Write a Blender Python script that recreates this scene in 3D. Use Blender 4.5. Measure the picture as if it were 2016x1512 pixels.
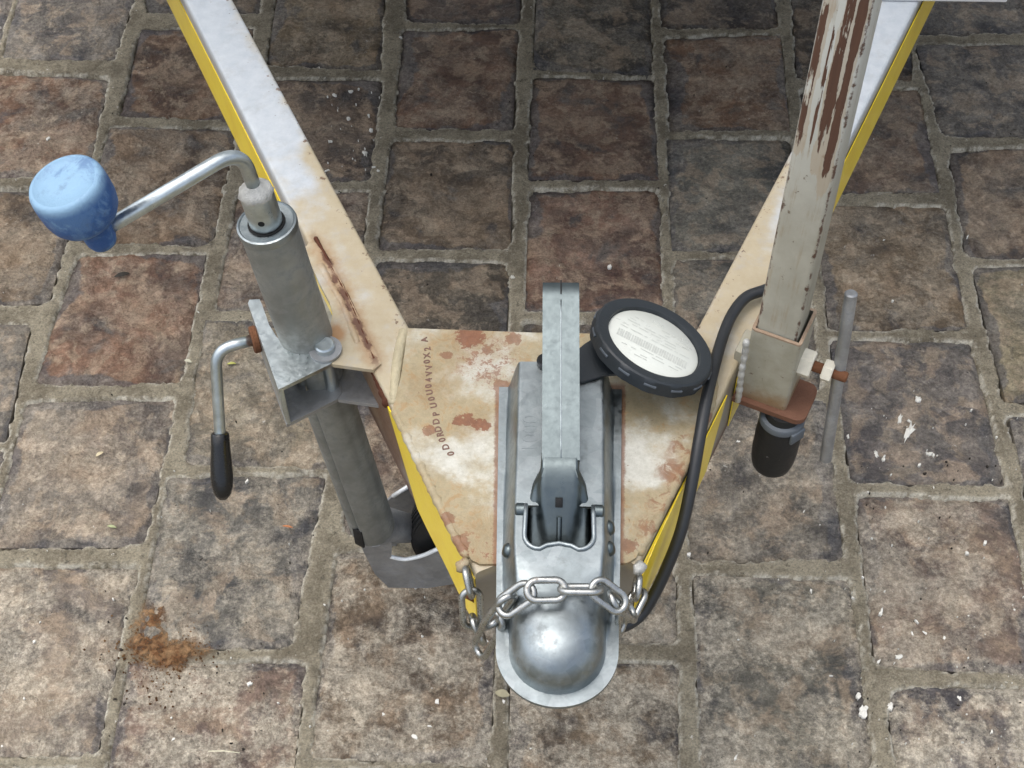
import bpy, bmesh, math, random
import numpy as np
from mathutils import Vector, Matrix
random.seed(7); RNG = np.random.default_rng(11)
for o in list(bpy.data.objects): bpy.data.objects.remove(o)
SC = bpy.context.scene
COL = SC.collection
rad = math.radians

# ------------------------------------------------------------------ camera
R_CAM = np.array([[0.99951023, -0.01958174, -0.02440995],
                  [0.03036921, 0.79515176, 0.60564955],
                  [-0.00754995, 0.60609424, -0.79535701]])
C_CAM = np.array([0.0, 0.0, 1.54])
FPX = 2800.0
cam = bpy.data.cameras.new('camera'); cam_o = bpy.data.objects.new('camera', cam); COL.objects.link(cam_o)
mw = Matrix.Identity(4)
for i in range(3):
    mw[i][0] = R_CAM[i, 0]; mw[i][1] = R_CAM[i, 1]; mw[i][2] = -R_CAM[i, 2]; mw[i][3] = C_CAM[i]
cam_o.matrix_world = mw
cam.sensor_width = 36.0; cam.lens = 36.0 * FPX / 2016.0
cam.clip_start = 0.02; cam.clip_end = 200
SC.camera = cam_o

# ------------------------------------------------------------------ sky, sun, exposure
SUN_EL, SUN_AZ = rad(74), rad(-75)
world = bpy.data.worlds.new('World'); SC.world = world; world.use_nodes = True
wn = world.node_tree; wn.nodes.clear()
sky = wn.nodes.new('ShaderNodeTexSky'); sky.sky_type = 'NISHITA'; sky.sun_disc = False
sky.sun_elevation = SUN_EL; sky.sun_rotation = SUN_AZ
sky.air_density = 0.8; sky.dust_density = 3.5; sky.ozone_density = 1.0
bg = wn.nodes.new('ShaderNodeBackground'); bg.inputs['Strength'].default_value = 0.15
wo = wn.nodes.new('ShaderNodeOutputWorld')
hs = wn.nodes.new('ShaderNodeHueSaturation'); hs.inputs['Saturation'].default_value = 0.5   # thin overcast
wn.links.new(sky.outputs[0], hs.inputs['Color']); wn.links.new(hs.outputs[0], bg.inputs[0]); wn.links.new(bg.outputs[0], wo.inputs[0])
sun = bpy.data.lights.new('sun', 'SUN'); sun.energy = 0.8; sun.angle = rad(110); sun.color = (1.0, 0.96, 0.9)
sun_o = bpy.data.objects.new('sun', sun); COL.objects.link(sun_o)
sd = Vector((math.sin(SUN_AZ) * math.cos(SUN_EL), math.cos(SUN_AZ) * math.cos(SUN_EL), math.sin(SUN_EL)))
sun_o.location = sd * 6; sun_o.rotation_euler = sd.to_track_quat('Z', 'Y').to_euler()
SC.view_settings.view_transform = 'Standard'; SC.view_settings.look = 'None'
SC.view_settings.gamma = 1.0; SC.view_settings.exposure = 1.05
try: SC.view_settings.use_curve_mapping = False
except Exception: pass

# ------------------------------------------------------------------ geometry helpers
def ray(px, py):
    return R_CAM @ np.array([(px - 1008.0) / FPX, -(py - 756.0) / FPX, 1.0])
def U(px, py, z):
    """point of the place that the photograph shows at (px,py), at height z"""
    d = ray(px, py); return C_CAM + d * ((z - C_CAM[2]) / d[2])
def V(px, py, n, c):
    d = ray(px, py); n = np.array(n, float); return C_CAM + d * ((c - n @ C_CAM) / (n @ d))
def nrm(v):
    v = np.array(v, float); return v / np.linalg.norm(v)

ORIG = {}
def empty(name, loc, label=None, cat=None, group=None, kind=None):
    o = bpy.data.objects.new(name, None); COL.objects.link(o); o.location = loc
    o.empty_display_size = 0.05; ORIG[o.name] = np.array(loc, float)
    tag(o, label, cat, group, kind); return o
def tag(o, label=None, cat=None, group=None, kind=None):
    if label: o['label'] = label
    if cat: o['category'] = cat
    if group: o['group'] = group
    if kind: o['kind'] = kind
    return o
def make(name, verts, faces, mat=None, parent=None, smooth=True, angle=40, attrs=None, origin=None):
    verts = np.asarray(verts, float).reshape(-1, 3)
    c = np.array(origin, float) if origin is not None else (verts.min(0) + verts.max(0)) / 2
    me = bpy.data.meshes.new(name)
    me.from_pydata((verts - c).tolist(), [], [list(map(int, f)) for f in faces])
    for an, vals in (attrs or {}).items():
        vals = np.asarray(vals, np.float32)
        if vals.ndim == 1:
            a = me.attributes.new(an, 'FLOAT', 'POINT'); a.data.foreach_set('value', vals)
        else:
            a = me.attributes.new(an, 'FLOAT_VECTOR', 'POINT'); a.data.foreach_set('vector', vals.ravel())
    me.update(); me.validate()
    return link(name, me, c, mat, parent, smooth, angle)
def link(name, me, c, mat, parent, smooth=True, angle=40):
    if smooth:
        me.shade_smooth()
        if angle < 179: me.set_sharp_from_angle(angle=rad(angle))
    if mat: me.materials.append(mat)
    o = bpy.data.objects.new(name, me); COL.objects.link(o)
    c = np.array(c, float); ORIG[o.name] = c
    if parent is not None:
        o.parent = parent; o.location = c - ORIG[parent.name]
    else: o.location = c
    return o

class MB:
    """collects pieces into one mesh"""
    def __init__(s): s.v = []; s.f = []; s.n = 0
    def add(s, v, f):
        v = np.asarray(v, float).reshape(-1, 3)
        s.v.append(v); s.f += [[i + s.n for i in q] for q in f]; s.n += len(v); return s
    def build(s, name, mat, parent=None, **k): return make(name, np.vstack(s.v), s.f, mat, parent, **k)

def frame_from(z, x=None):
    z = nrm(z); x = np.array(x if x is not None else ([1, 0, 0] if abs(z[0]) < .9 else [0, 1, 0]), float)
    x = nrm(x - z * (x @ z)); return x, np.cross(z, x), z
def lathe(profile, o, axis, seg=32, x=None, rfun=None):
    X, Y, Z = frame_from(axis, x); o = np.array(o, float); v = []; f = []; rows = []
    for (r, h) in profile:
        if r < 1e-6: rows.append([len(v)]); v.append(o + Z * h)
        else:
            rows.append(list(range(len(v), len(v) + seg)))
            for i in range(seg):
                t = 2 * math.pi * i / seg; rr = r * (rfun(t, h) if rfun else 1.0)
                v.append(o + Z * h + (X * math.cos(t) + Y * math.sin(t)) * rr)
    for a, b in zip(rows[:-1], rows[1:]):
        for i in range(seg):
            j = (i + 1) % seg
            if len(a) == 1 and len(b) == 1: continue
            if len(a) == 1: f.append([a[0], b[j], b[i]])
            elif len(b) == 1: f.append([a[i], a[j], b[0]])
            else: f.append([a[i], a[j], b[j], b[i]])
    return v, f
def cyl(a, b, r, seg=20, bev=0.0012, r2=None):
    a = np.array(a, float); b = np.array(b, float); L = np.linalg.norm(b - a); r2 = r if r2 is None else r2
    e = min(bev, r * .6, L * .4)
    return lathe([(0, 0), (r - e, 0), (r, e), (r2, L - e), (r2 - e, L), (0, L)], a, b - a, seg)
def fillet(pts, R, n=8):
    pts = [np.array(p, float) for p in pts]; out = [pts[0]]
    for a, b, c in zip(pts[:-2], pts[1:-1], pts[2:]):
        d1 = nrm(a - b); d2 = nrm(c - b)
        L = min(R, np.linalg.norm(a - b) * .45, np.linalg.norm(c - b) * .45)
        p0, p1 = b + d1 * L, b + d2 * L
        for i in range(n + 1):
            t = i / n; out.append((1 - t) ** 2 * p0 + 2 * t * (1 - t) * b + t * t * p1)
    out.append(pts[-1]); return out
def catmull(pts, n=10):
    P = [np.array(p, float) for p in pts]; P = [2 * P[0] - P[1]] + P + [2 * P[-1] - P[-2]]; out = []
    for i in range(1, len(P) - 2):
        for k in range(n):
            t = k / n
            out.append(.5 * (2 * P[i] + (P[i + 1] - P[i - 1]) * t + (2 * P[i - 1] - 5 * P[i] + 4 * P[i + 1] - P[i + 2]) * t * t + (3 * P[i] - P[i - 1] - 3 * P[i + 1] + P[i + 2]) * t ** 3))
    out.append(P[-2]); return out
def sweep(path, r, seg=14, closed=False, caps=True):
    path = [np.array(p, float) for p in path]; n = len(path); v = []; f = []
    rr = r if hasattr(r, '__len__') else [r] * n
    T = []
    for i in range(n):
        a = path[(i - 1) % n] if (closed or i > 0) else path[i]; b = path[(i + 1) % n] if (closed or i < n - 1) else path[i]
        T.append(nrm(b - a))
    X, _, _ = frame_from(T[0])
    for i in range(n):
        X = nrm(X - T[i] * (X @ T[i])); Y = np.cross(T[i], X)
        for k in range(seg):
            t = 2 * math.pi * k / seg; v.append(path[i] + (X * math.cos(t) + Y * math.sin(t)) * rr[i])
    m = n if closed else n - 1
    for i in range(m):
        a = i * seg; b = ((i + 1) % n) * seg
        for k in range(seg):
            j = (k + 1) % seg; f.append([a + k, a + j, b + j, b + k])
    if not closed and caps:
        f.append(list(range(seg))[::-1]); f.append([(n - 1) * seg + k for k in range(seg)])
    return v, f
def bm_out(bm):
    bm.verts.index_update(); v = [tuple(p.co) for p in bm.verts]; f = [[q.index for q in t.verts] for t in bm.faces]
    bm.free(); return v, f
def prism(poly, o, X, Y, h, bevel=0.0, seg=2, which='all'):
    """polygon (u,v) in the frame (o; X, Y), thickened by h along X x Y"""
    o, X, Y = (np.array(q, float) for q in (o, X, Y)); Z = nrm(np.cross(X, Y))
    area = sum(a[0] * b[1] - b[0] * a[1] for a, b in zip(poly, poly[1:] + poly[:1]))
    if area < 0: poly = poly[::-1]
    bm = bmesh.new()
    lo = [bm.verts.new(o + X * u + Y * w) for u, w in poly]; hi = [bm.verts.new(o + X * u + Y * w + Z * h) for u, w in poly]
    bm.faces.new(lo[::-1]); bm.faces.new(hi); n = len(poly)
    for i in range(n): bm.faces.new([lo[i], lo[(i + 1) % n], hi[(i + 1) % n], hi[i]])
    if bevel > 0:
        es = [e for e in bm.edges if len(e.link_faces) == 2 and e.calc_face_angle(0) > rad(30)] if which == 'sharp' else bm.edges[:]
        bmesh.ops.bevel(bm, geom=es, offset=bevel, segments=seg, profile=.5, affect='EDGES', clamp_overlap=True)
    bmesh.ops.recalc_face_normals(bm, faces=bm.faces[:])
    return bm_out(bm)
def box(c, X, Y, Z, sx, sy, sz, bevel=0.002, seg=2):
    c, X, Y, Z = (np.array(q, float) for q in (c, X, Y, Z))
    return prism([(-sx / 2, -sy / 2), (sx / 2, -sy / 2), (sx / 2, sy / 2), (-sx / 2, sy / 2)], c - nrm(np.cross(X, Y)) * sz / 2, X, Y, sz, bevel, seg)
def flat_poly(pix, z, th, bevel=0.001):
    """horizontal plate whose top outline lies at height z, th thick"""
    p = [U(x, y, z) for x, y in pix]
    return prism([(q[0], q[1]) for q in p], (0, 0, z - th), (1, 0, 0), (0, 1, 0), th, bevel, 2, 'sharp')
def arc(cx, cy, r, a0, a1, n=8): return [(cx + r * math.cos(rad(a0 + (a1 - a0) * i / n)), cy + r * math.sin(rad(a0 + (a1 - a0) * i / n))) for i in range(n + 1)]

# value noise on numpy arrays
_PERM = RNG.random((256, 256))
def vnoise(x, y):
    xi = np.floor(x).astype(int); yi = np.floor(y).astype(int); fx = x - xi; fy = y - yi
    fx = fx * fx * (3 - 2 * fx); fy = fy * fy * (3 - 2 * fy); g = lambda a, b: _PERM[a % 256, b % 256]
    return (g(xi, yi) * (1 - fx) + g(xi + 1, yi) * fx) * (1 - fy) + (g(xi, yi + 1) * (1 - fx) + g(xi + 1, yi + 1) * fx) * fy
def fbm(x, y, s, o=4, g=.55):
    t = 0; a = 1; n = 0
    for i in range(o):
        t = t + a * vnoise(x * s + 17.3 * i, y * s + 9.1 * i); n += a; a *= g; s *= 2.03
    return t / n - .5

# ------------------------------------------------------------------ material helpers
class NT:
    def __init__(s, name):
        s.m = bpy.data.materials.new(name); s.m.use_nodes = True; s.t = s.m.node_tree; s.t.nodes.clear()
        s.out = s.t.nodes.new('ShaderNodeOutputMaterial'); s.b = s.t.nodes.new('ShaderNodeBsdfPrincipled')
        s.t.links.new(s.b.outputs[0], s.out.inputs[0])
        s.pos = s.t.nodes.new('ShaderNodeNewGeometry').outputs['Position']
    def set(s, **k):
        for n, v in k.items(): s.inp(s.b.inputs[n.replace('_', ' ')], v)
        return s
    def inp(s, sock, v):
        if hasattr(v, 'is_output') or isinstance(v, bpy.types.NodeSocket): s.t.links.new(v, sock)
        else:
            if sock.type == 'RGBA' and len(v) == 3: v = (*v, 1)
            sock.default_value = v
    def noise(s, scale, detail=5, rough=.6, vec=None, dist=0, off=(0, 0, 0)):
        n = s.t.nodes.new('ShaderNodeTexNoise'); s.inp(n.inputs['Vector'], s.vadd(vec if vec is not None else s.pos, off) if any(off) else (vec if vec is not None else s.pos))
        n.inputs['Scale'].default_value = scale; n.inputs['Detail'].default_value = detail; n.inputs['Roughness'].default_value = rough; n.inputs['Distortion'].default_value = dist
        return n.outputs['Fac']
    def voro(s, scale, feat='F1', out='Distance', vec=None):
        n = s.t.nodes.new('ShaderNodeTexVoronoi'); n.feature = feat; s.inp(n.inputs['Vector'], vec if vec is not None else s.pos); n.inputs['Scale'].default_value = scale
        return n.outputs[out]
    def vm(s, op, a, b=None, scale=None):
        n = s.t.nodes.new('ShaderNodeVectorMath'); n.operation = op; s.inp(n.inputs[0], a)
        if b is not None: s.inp(n.inputs[1], b)
        if scale is not None: s.inp(n.inputs['Scale'], scale)
        return n
    def vadd(s, a, b): return s.vm('ADD', a, b).outputs[0]
    def vmul(s, a, b): return s.vm('MULTIPLY', a, b).outputs[0]
    def sep(s, a):
        n = s.t.nodes.new('ShaderNodeSeparateXYZ'); s.inp(n.inputs[0], a); return n.outputs
    def ma(s, op, a, b=0.0, c=None, clamp=False):
        n = s.t.nodes.new('ShaderNodeMath'); n.operation = op; n.use_clamp = clamp; s.inp(n.inputs[0], a); s.inp(n.inputs[1], b)
        if c is not None: s.inp(n.inputs[2], c)
        return n.outputs[0]
    def step(s, x, a, b, lo=0.0, hi=1.0):
        n = s.t.nodes.new('ShaderNodeMapRange'); n.interpolation_type = 'SMOOTHSTEP'; s.inp(n.inputs[0], x)
        rev = a > b
        if rev: a, b, lo, hi = b, a, hi, lo
        n.inputs[1].default_value = a; n.inputs[2].default_value = b; n.inputs[3].default_value = lo; n.inputs[4].default_value = hi
        return n.outputs[0]
    def mix(s, f, a, b, mode='MIX'):
        n = s.t.nodes.new('ShaderNodeMix'); n.data_type = 'RGBA'; n.blend_type = mode; s.inp(n.inputs[0], f); s.inp(n.inputs[6], a); s.inp(n.inputs[7], b)
        return n.outputs[2]
    def attr(s, name, out='Fac'):
        n = s.t.nodes.new('ShaderNodeAttribute'); n.attribute_name = name; return n.outputs[out]
    def blob(s, c, r0, r1, amp=0.02, scale=40):
        """1 inside r0 of the spot c, 0 outside r1, with a ragged edge"""
        n = s.t.nodes.new('ShaderNodeVectorMath'); n.operation = 'DISTANCE'; s.inp(n.inputs[0], s.pos); n.inputs[1].default_value = tuple(c)
        d = s.ma('ADD', n.outputs['Value'], s.ma('MULTIPLY', s.ma('SUBTRACT', s.noise(scale, 5, .65), .5), amp * 2))
        return s.step(d, r1, r0)
    def bump(s, h, dist=.001, strength=1.0, normal=None):
        n = s.t.nodes.new('ShaderNodeBump'); n.inputs['Distance'].default_value = dist; n.inputs['Strength'].default_value = strength; s.inp(n.inputs['Height'], h)
        if normal is not None: s.inp(n.inputs['Normal'], normal)
        s.t.links.new(n.outputs[0], s.b.inputs['Normal']); return n.outputs[0]

def m_brick():
    s = NT('worn_clay_paver'); oi = s.t.nodes.new('ShaderNodeObjectInfo'); tint = oi.outputs['Color']; dust_and_light = oi.outputs['Alpha']
    big = s.noise(9, 5, .58, dist=.3); mid = s.noise(36, 8, .68, off=(3, 1, 0), dist=.35); grit = s.noise(150, 8, .8, off=(6, 2, 1)); fine = s.noise(420, 5, .75); e = s.attr('edge')
    dark = s.mix(1.0, tint, (.50, .52, .58), 'MULTIPLY'); tan = s.mix(.6, tint, (.42, .315, .215))
    c = s.mix(s.step(big, .38, .60), dark, tint)
    pat = s.noise(18, 7, .62, off=(2, 8, 3), dist=.4); c = s.mix(s.ma('MULTIPLY', s.step(pat, .50, .59), .8), c, tan)
    c = s.mix(s.ma('MULTIPLY', s.step(mid, .52, .60), .55), c, s.mix(.5, tan, (.40, .33, .23)))
    c = s.mix(s.ma('MULTIPLY', s.step(pat, .46, .32), .75), c, (.075, .072, .072))
    slate = s.step(s.ma('ADD', s.ma('ADD', e, s.ma('MULTIPLY', s.ma('SUBTRACT', s.noise(7, 3, .5, off=(7, 2, 0)), .54), 2.6)), s.ma('MULTIPLY', s.ma('SUBTRACT', mid, .5), .9)), .60, .74)
    c = s.mix(s.ma('MULTIPLY', slate, .70), c, s.mix(grit, (.045, .047, .053), (.14, .14, .148)))
    dust_light = s.ma('MULTIPLY', s.step(s.ma('ADD', s.ma('MULTIPLY', s.noise(13, 7, .68, off=(1, 9, 0)), .8), s.ma('MULTIPLY', grit, .2)), .42, .56), dust_and_light)  # real dust plus near-ground brightness painted into the brick colour
    c = s.mix(dust_light, c, s.mix(s.step(grit, .3, .7), (.36, .315, .240), (.64, .575, .455)))
    c = s.mix(1.0, c, s.mix(s.step(grit, .3, .7), (.74, .74, .74), (1.26, 1.26, 1.26)), 'MULTIPLY')
    c = s.mix(1.0, c, s.mix(s.step(fine, .3, .7), (.80, .80, .80), (1.2, 1.2, 1.2)), 'MULTIPLY')
    fl = s.step(s.ma('ADD', s.noise(110, 6, .75, off=(4, 4, 0)), s.ma('MULTIPLY', s.ma('SUBTRACT', s.noise(14, 4, .6, off=(5, 0, 3)), .5), .45)), .69, .73)
    c = s.mix(s.ma('MULTIPLY', fl, .8), c, (.60, .57, .50))
    c = s.mix(s.step(s.noise(130, 3, .6, off=(9, 4, 0)), .72, .75), c, (.02, .018, .016))
    s.set(Base_Color=c, Roughness=s.step(mid, .2, .8, .95, .72), Specular_IOR_Level=.3)
    h = s.ma('ADD', s.ma('MULTIPLY', mid, 1.0), s.ma('MULTIPLY', grit, .55))
    h = s.ma('ADD', h, s.ma('MULTIPLY', s.step(s.noise(20, 8, .7, off=(2, 5, 0), dist=.3), .40, .60), .8))
    s.bump(h, .0062, 1.0); return s.m
def m_mortar():
    s = NT('sandy_mortar'); a = s.noise(12, 9, .75); b = s.noise(105, 9, .8); f = s.noise(380, 5, .75); lip = s.attr('lip')
    c = s.mix(s.step(a, .40, .60), (.185, .160, .114), (.315, .280, .204))
    c = s.mix(s.ma('MULTIPLY', s.step(b, .46, .36), .75), c, (.085, .077, .06))
    c = s.mix(s.ma('MULTIPLY', s.step(b, .54, .66), .7), c, (.39, .36, .28))
    c = s.mix(s.ma('MULTIPLY', lip, s.step(s.noise(20, 7, .75, off=(5, 1, 0)), .40, .52)), c, (.58, .545, .45))  # paler lips paint the light caught on joint edges, besides cleaner worn cement
    c = s.mix(1.0, c, s.mix(s.step(f, .3, .7), (.68, .68, .68), (1.32, 1.32, 1.32)), 'MULTIPLY')
    c = s.mix(s.step(s.noise(90, 4, .6, off=(5, 5, 0)), .70, .73), c, (.62, .59, .52))
    c = s.mix(s.step(s.noise(75, 4, .6, off=(8, 1, 0)), .70, .73), c, (.03, .027, .023))
    s.set(Base_Color=c, Roughness=.92, Specular_IOR_Level=.2)
    s.bump(s.ma('ADD', b, s.ma('MULTIPLY', f, .5)), .0042, 1.0); return s.m
def m_paint():
    s = NT('weathered_white_paint'); P = s.sep(s.pos); y = P[1]; z = P[2]; e = s.attr('rail')      # e: 0 outer edge .. 1 inner edge across the rail top
    n1 = s.noise(16, 6, .6); n2 = s.noise(60, 7, .7); n3 = s.noise(170, 4, .6)
    stain = s.ma('ADD', s.step(y, 1.16, .93), s.ma('MULTIPLY', s.step(e, .50, 1.0), .62))
    stain = s.ma('ADD', stain, s.ma('MULTIPLY', s.ma('SUBTRACT', n1, .5), 2.3))
    stain = s.step(stain, .25, 1.0)
    c = s.mix(s.step(n2, .3, .7), (.40, .435, .46), (.48, .51, .525))
    c = s.mix(stain, c, s.mix(n2, (.32, .255, .15), (.45, .40, .295)))
    c = s.mix(s.ma('MULTIPLY', s.step(s.ma('ADD', n3, s.ma('MULTIPLY', e, .12)), .74, .80), .9), c, (.12, .075, .05))
    c = s.mix(s.ma('MULTIPLY', s.step(s.noise(34, 8, .75, off=(3, 6, 1)), .50, .66), .35), c, (.33, .33, .32))
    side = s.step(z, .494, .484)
    c = s.mix(s.ma('MULTIPLY', s.blob(U(660, 655, .503), .004, .016, .01, 60), .85), c, (.30, .15, .055))
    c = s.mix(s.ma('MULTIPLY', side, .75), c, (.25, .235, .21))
    c = s.mix(s.ma('MULTIPLY', s.ma('MULTIPLY', s.blob(U(752, 835, .45), .03, .075, .03, 50), s.step(z, .499, .494)), .92), c, s.mix(n2, (.075, .034, .02), (.17, .085, .042)))
    A_, B_ = U(622, 470, .5), U(738, 712, .5); dd = nrm(B_ - A_); nn_ = np.cross([0, 0, 1], dd)
    n_dot = s.vm('DOT_PRODUCT', s.pos, tuple(nn_)).outputs['Value']; a_dot = s.vm('DOT_PRODUCT', s.pos, tuple(dd)).outputs['Value']
    dist = s.ma('ADD', s.ma('ABSOLUTE', s.ma('SUBTRACT', n_dot, float(nn_ @ A_))), s.ma('MULTIPLY', s.ma('SUBTRACT', n2, .5), .022))
    along = s.ma('MULTIPLY', s.step(a_dot, float(dd @ A_) - .02, float(dd @ A_) + .02), s.step(a_dot, float(dd @ B_) + .02, float(dd @ B_) - .01))
    c = s.mix(s.ma('MULTIPLY', s.ma('MULTIPLY', s.step(dist, .016, .0), along), .75), c, (.30, .17, .075))
    c = s.mix(s.ma('MULTIPLY', s.ma('MULTIPLY', s.step(dist, .0045, .0005), along), .9), c, (.085, .032, .018))
    chips = s.ma('MULTIPLY', s.step(s.ma('ADD', s.noise(95, 6, .7, off=(6, 6, 1)), s.ma('MULTIPLY', s.step(e, .60, .95), .16)), .74, .78), s.step(y, 1.36, 1.15)); c = s.mix(s.ma('MULTIPLY', chips, .9), c, (.13, .075, .045))
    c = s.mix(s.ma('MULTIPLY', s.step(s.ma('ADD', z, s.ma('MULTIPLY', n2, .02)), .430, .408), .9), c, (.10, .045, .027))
    s.set(Base_Color=c, Roughness=s.step(n2, .3, .8, .34, .55), Specular_IOR_Level=.5)
    s.bump(s.ma('ADD', n2, s.ma('MULTIPLY', n3, .4)), .0009, .6); return s.m
def m_plate():
    s = NT('rust_stained_plate_paint'); P = s.sep(s.pos)
    n1 = s.noise(22, 6, .62, off=(2, 2, 0)); n2 = s.noise(70, 8, .7, dist=.8); n3 = s.noise(190, 5, .65)
    white = s.mix(n2, (.42, .415, .36), (.54, .535, .48)); tan = s.mix(n2, (.225, .175, .098), (.405, .348, .218))
    # clean patches left by run-off: beside the coupler and on the right half
    clean = s.ma('MAXIMUM', s.blob(U(955, 900, .503), .018, .05, .03), s.ma('MAXIMUM', s.blob(U(1255, 900, .503), .02, .055, .03), s.blob(U(960, 740, .503), .010, .045, .03)))
    st = s.ma('SUBTRACT', s.ma('ADD', .64, s.ma('MULTIPLY', s.ma('SUBTRACT', n1, .5), 2.6)), s.ma('MULTIPLY', clean, .62))
    g = s.noise(130, 8, .8, off=(1, 3, 2))
    c = s.mix(s.step(st, -.2, .72), white, tan)
    c = s.mix(s.ma('MULTIPLY', s.step(s.ma('ADD', s.ma('MULTIPLY', n2, .6), s.ma('MULTIPLY', g, .4)), .51, .58), s.ma('MULTIPLY', s.step(st, .1, .8), .75)), c, (.29, .185, .085))
    rg = s.noise(60, 9, .8, off=(4, 1, 5))
    def rag(px, py, r, a): return s.step(s.ma('ADD', s.ma('MULTIPLY', s.blob(U(px, py, .503), 0.0, r * 1.5, .006, 90), 1.05), s.ma('ADD', s.ma('MULTIPLY', s.ma('SUBTRACT', rg, .5), 1.6), s.ma('MULTIPLY', s.ma('SUBTRACT', g, .5), 1.5))), .60 - a, .68 - a)
    zone = lambda px, py, r: s.blob(U(px, py, .503), r * .3, r, .01, 60)
    halo = s.ma('MAXIMUM', zone(925, 680, .045), s.ma('MAXIMUM', zone(930, 832, .028), s.ma('MAXIMUM', zone(1330, 920, .030), s.ma('MAXIMUM', zone(950, 1080, .05), zone(850, 760, .035)))))
    c = s.mix(s.ma('MULTIPLY', halo, s.step(n2, .35, .62, .15, .62)), c, (.25, .168, .080))
    rust = rag(925, 664, .019, .08)
    for (px, py, r, aa) in ((880, 700, .010, -.06), (960, 690, .011, -.02), (1010, 668, .010, -.03), (985, 760, .009, .0), (845, 850, .010, -.04), (1385, 740, .010, .0), (1390, 820, .010, .04), (1240, 1075, .012, .02), (905, 1070, .012, .0), (880, 1020, .010, -.03)):
        rust = s.ma('MAXIMUM', rust, s.ma('MULTIPLY', rag(px, py, r, aa), .8))
    for (px, py, r, aa) in ((905, 829, .008, .1), (922, 829, .009, .15), (938, 836, .009, .15), (955, 838, .008, .12)):
        rust = s.ma('MAXIMUM', rust, rag(px, py, r * .8, aa + .08))
    rust = s.ma('MAXIMUM', rust, s.ma('MULTIPLY', s.ma('MULTIPLY', zone(958, 715, .045), s.step(g, .50, .58)), .85))
    for (px, py, r) in ((1345, 880, .020), (1325, 930, .022), (1300, 985, .020), (1278, 1035, .016)):
        rust = s.ma('MAXIMUM', rust, s.ma('MULTIPLY', s.ma('MULTIPLY', zone(px, py, r), s.step(n2, .44, .58)), .75))
    rust = s.ma('MAXIMUM', rust, s.ma('MULTIPLY', zone(945, 1088, .035), s.step(g, .52, .62)))
    sep = s.ma('SUBTRACT', s.ma('ABSOLUTE', s.ma('SUBTRACT', P[0], .0125)), s.ma('ADD', .0490, s.ma('MULTIPLY', s.ma('SUBTRACT', P[1], .5205), .0266)))
    gap = s.ma('MULTIPLY', s.step(s.ma('ADD', sep, s.ma('MULTIPLY', s.ma('SUBTRACT', g, .5), .006)), .0048, .0022), s.step(P[1], .795, .788))
    rust = s.ma('MAXIMUM', rust, s.ma('MULTIPLY', gap, .8))
    c = s.mix(s.ma('MULTIPLY', rust, .92), c, s.mix(n3, (.105, .036, .018), (.24, .095, .042)))
    c = s.mix(s.ma('MULTIPLY', s.step(n3, .66, .72), .75), c, (.15, .08, .045))
    c = s.mix(1.0, c, s.mix(s.step(g, .3, .7), (.84, .83, .80), (1.12, 1.12, 1.12)), 'MULTIPLY')
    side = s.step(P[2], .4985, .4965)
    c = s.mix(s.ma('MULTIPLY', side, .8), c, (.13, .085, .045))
    s.set(Base_Color=c, Roughness=s.step(n2, .3, .7, .42, .68))
    s.bump(s.ma('ADD', n2, s.ma('MULTIPLY', n3, .5)), .0012, .7); return s.m
def m_metal(name, col, rough, dirt=.25, dirt_col=(.12, .12, .11), scale=30, spangle=.12, metallic=1.0, var=.72):
    s = NT(name); n = s.noise(scale, 7, .65, dist=.4); n2 = s.noise(scale * 5, 6, .7); v = s.voro(scale * 3.2, 'F1', 'Color')
    d = tuple(q * var for q in col)
    c = s.mix(s.step(n, .35, .65), d, col)
    sp = s.t.nodes.new('ShaderNodeSeparateColor'); s.inp(sp.inputs[0], v)
    c = s.mix(s.ma('MULTIPLY', sp.outputs[0], spangle), c, (.95, .97, 1.0))
    dm = s.ma('MULTIPLY', s.step(s.ma('ADD', s.ma('MULTIPLY', n, .6), s.ma('MULTIPLY', n2, .4)), .50, .66), dirt)
    c = s.mix(dm, c, dirt_col)
    s.set(Base_Color=c, Metallic=s.ma('SUBTRACT', metallic, s.ma('MULTIPLY', dm, .6)), Roughness=s.ma('ADD', s.step(n2, .3, .7, rough - .07, rough + .09), s.ma('MULTIPLY', dm, .3)))
    s.bump(s.ma('ADD', n2, s.ma('MULTIPLY', n, .5)), .0004, .3); return s
def m_plain(name, col, rough, spec=.5, var=.25, scale=40, metallic=0.0, bump=.0004, coat=0.0):
    s = NT(name); n = s.noise(scale, 6, .65)
    c = s.mix(n, tuple(q * (1 - var) for q in col), tuple(min(1, q * (1 + var)) for q in col))
    s.set(Base_Color=c, Roughness=s.step(n, .3, .7, rough - .05, rough + .08), Specular_IOR_Level=spec, Metallic=metallic, Coat_Weight=coat)
    s.bump(s.noise(scale * 6, 4, .6), bump, .6); return s
M_BRICK = m_brick(); M_MORTAR = m_mortar(); M_PAINT = m_paint(); M_PLATE = m_plate()
def grime_coupler():
    s = m_metal('galvanised_pressed_steel', (.290, .330, .340), .40, .40, (.13, .135, .13), 26, .07)
    return s.m
M_GALV = grime_coupler()
M_ZINC = m_metal('bright_zinc_plate', (.54, .60, .61), .34, .30, (.22, .225, .21), 40, .05).m
M_CAST = m_metal('cast_zinc', (.125, .150, .155), .34, .16, (.08, .09, .088), 30, .0, 1.0, .86).m
M_TUBE = m_metal('dull_galvanised_tube', (.27, .282, .262), .50, .5, (.10, .10, .09), 24, .04, .6).m
M_FORK = m_metal('weathered_fork_plate', (.34, .35, .355), .5, .4, (.16, .16, .16), 30, .05, .7).m
M_CHAIN = m_metal('worn_chain_steel', (.43, .44, .42), .30, .60, (.14, .11, .085), 90, .05).m
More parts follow.
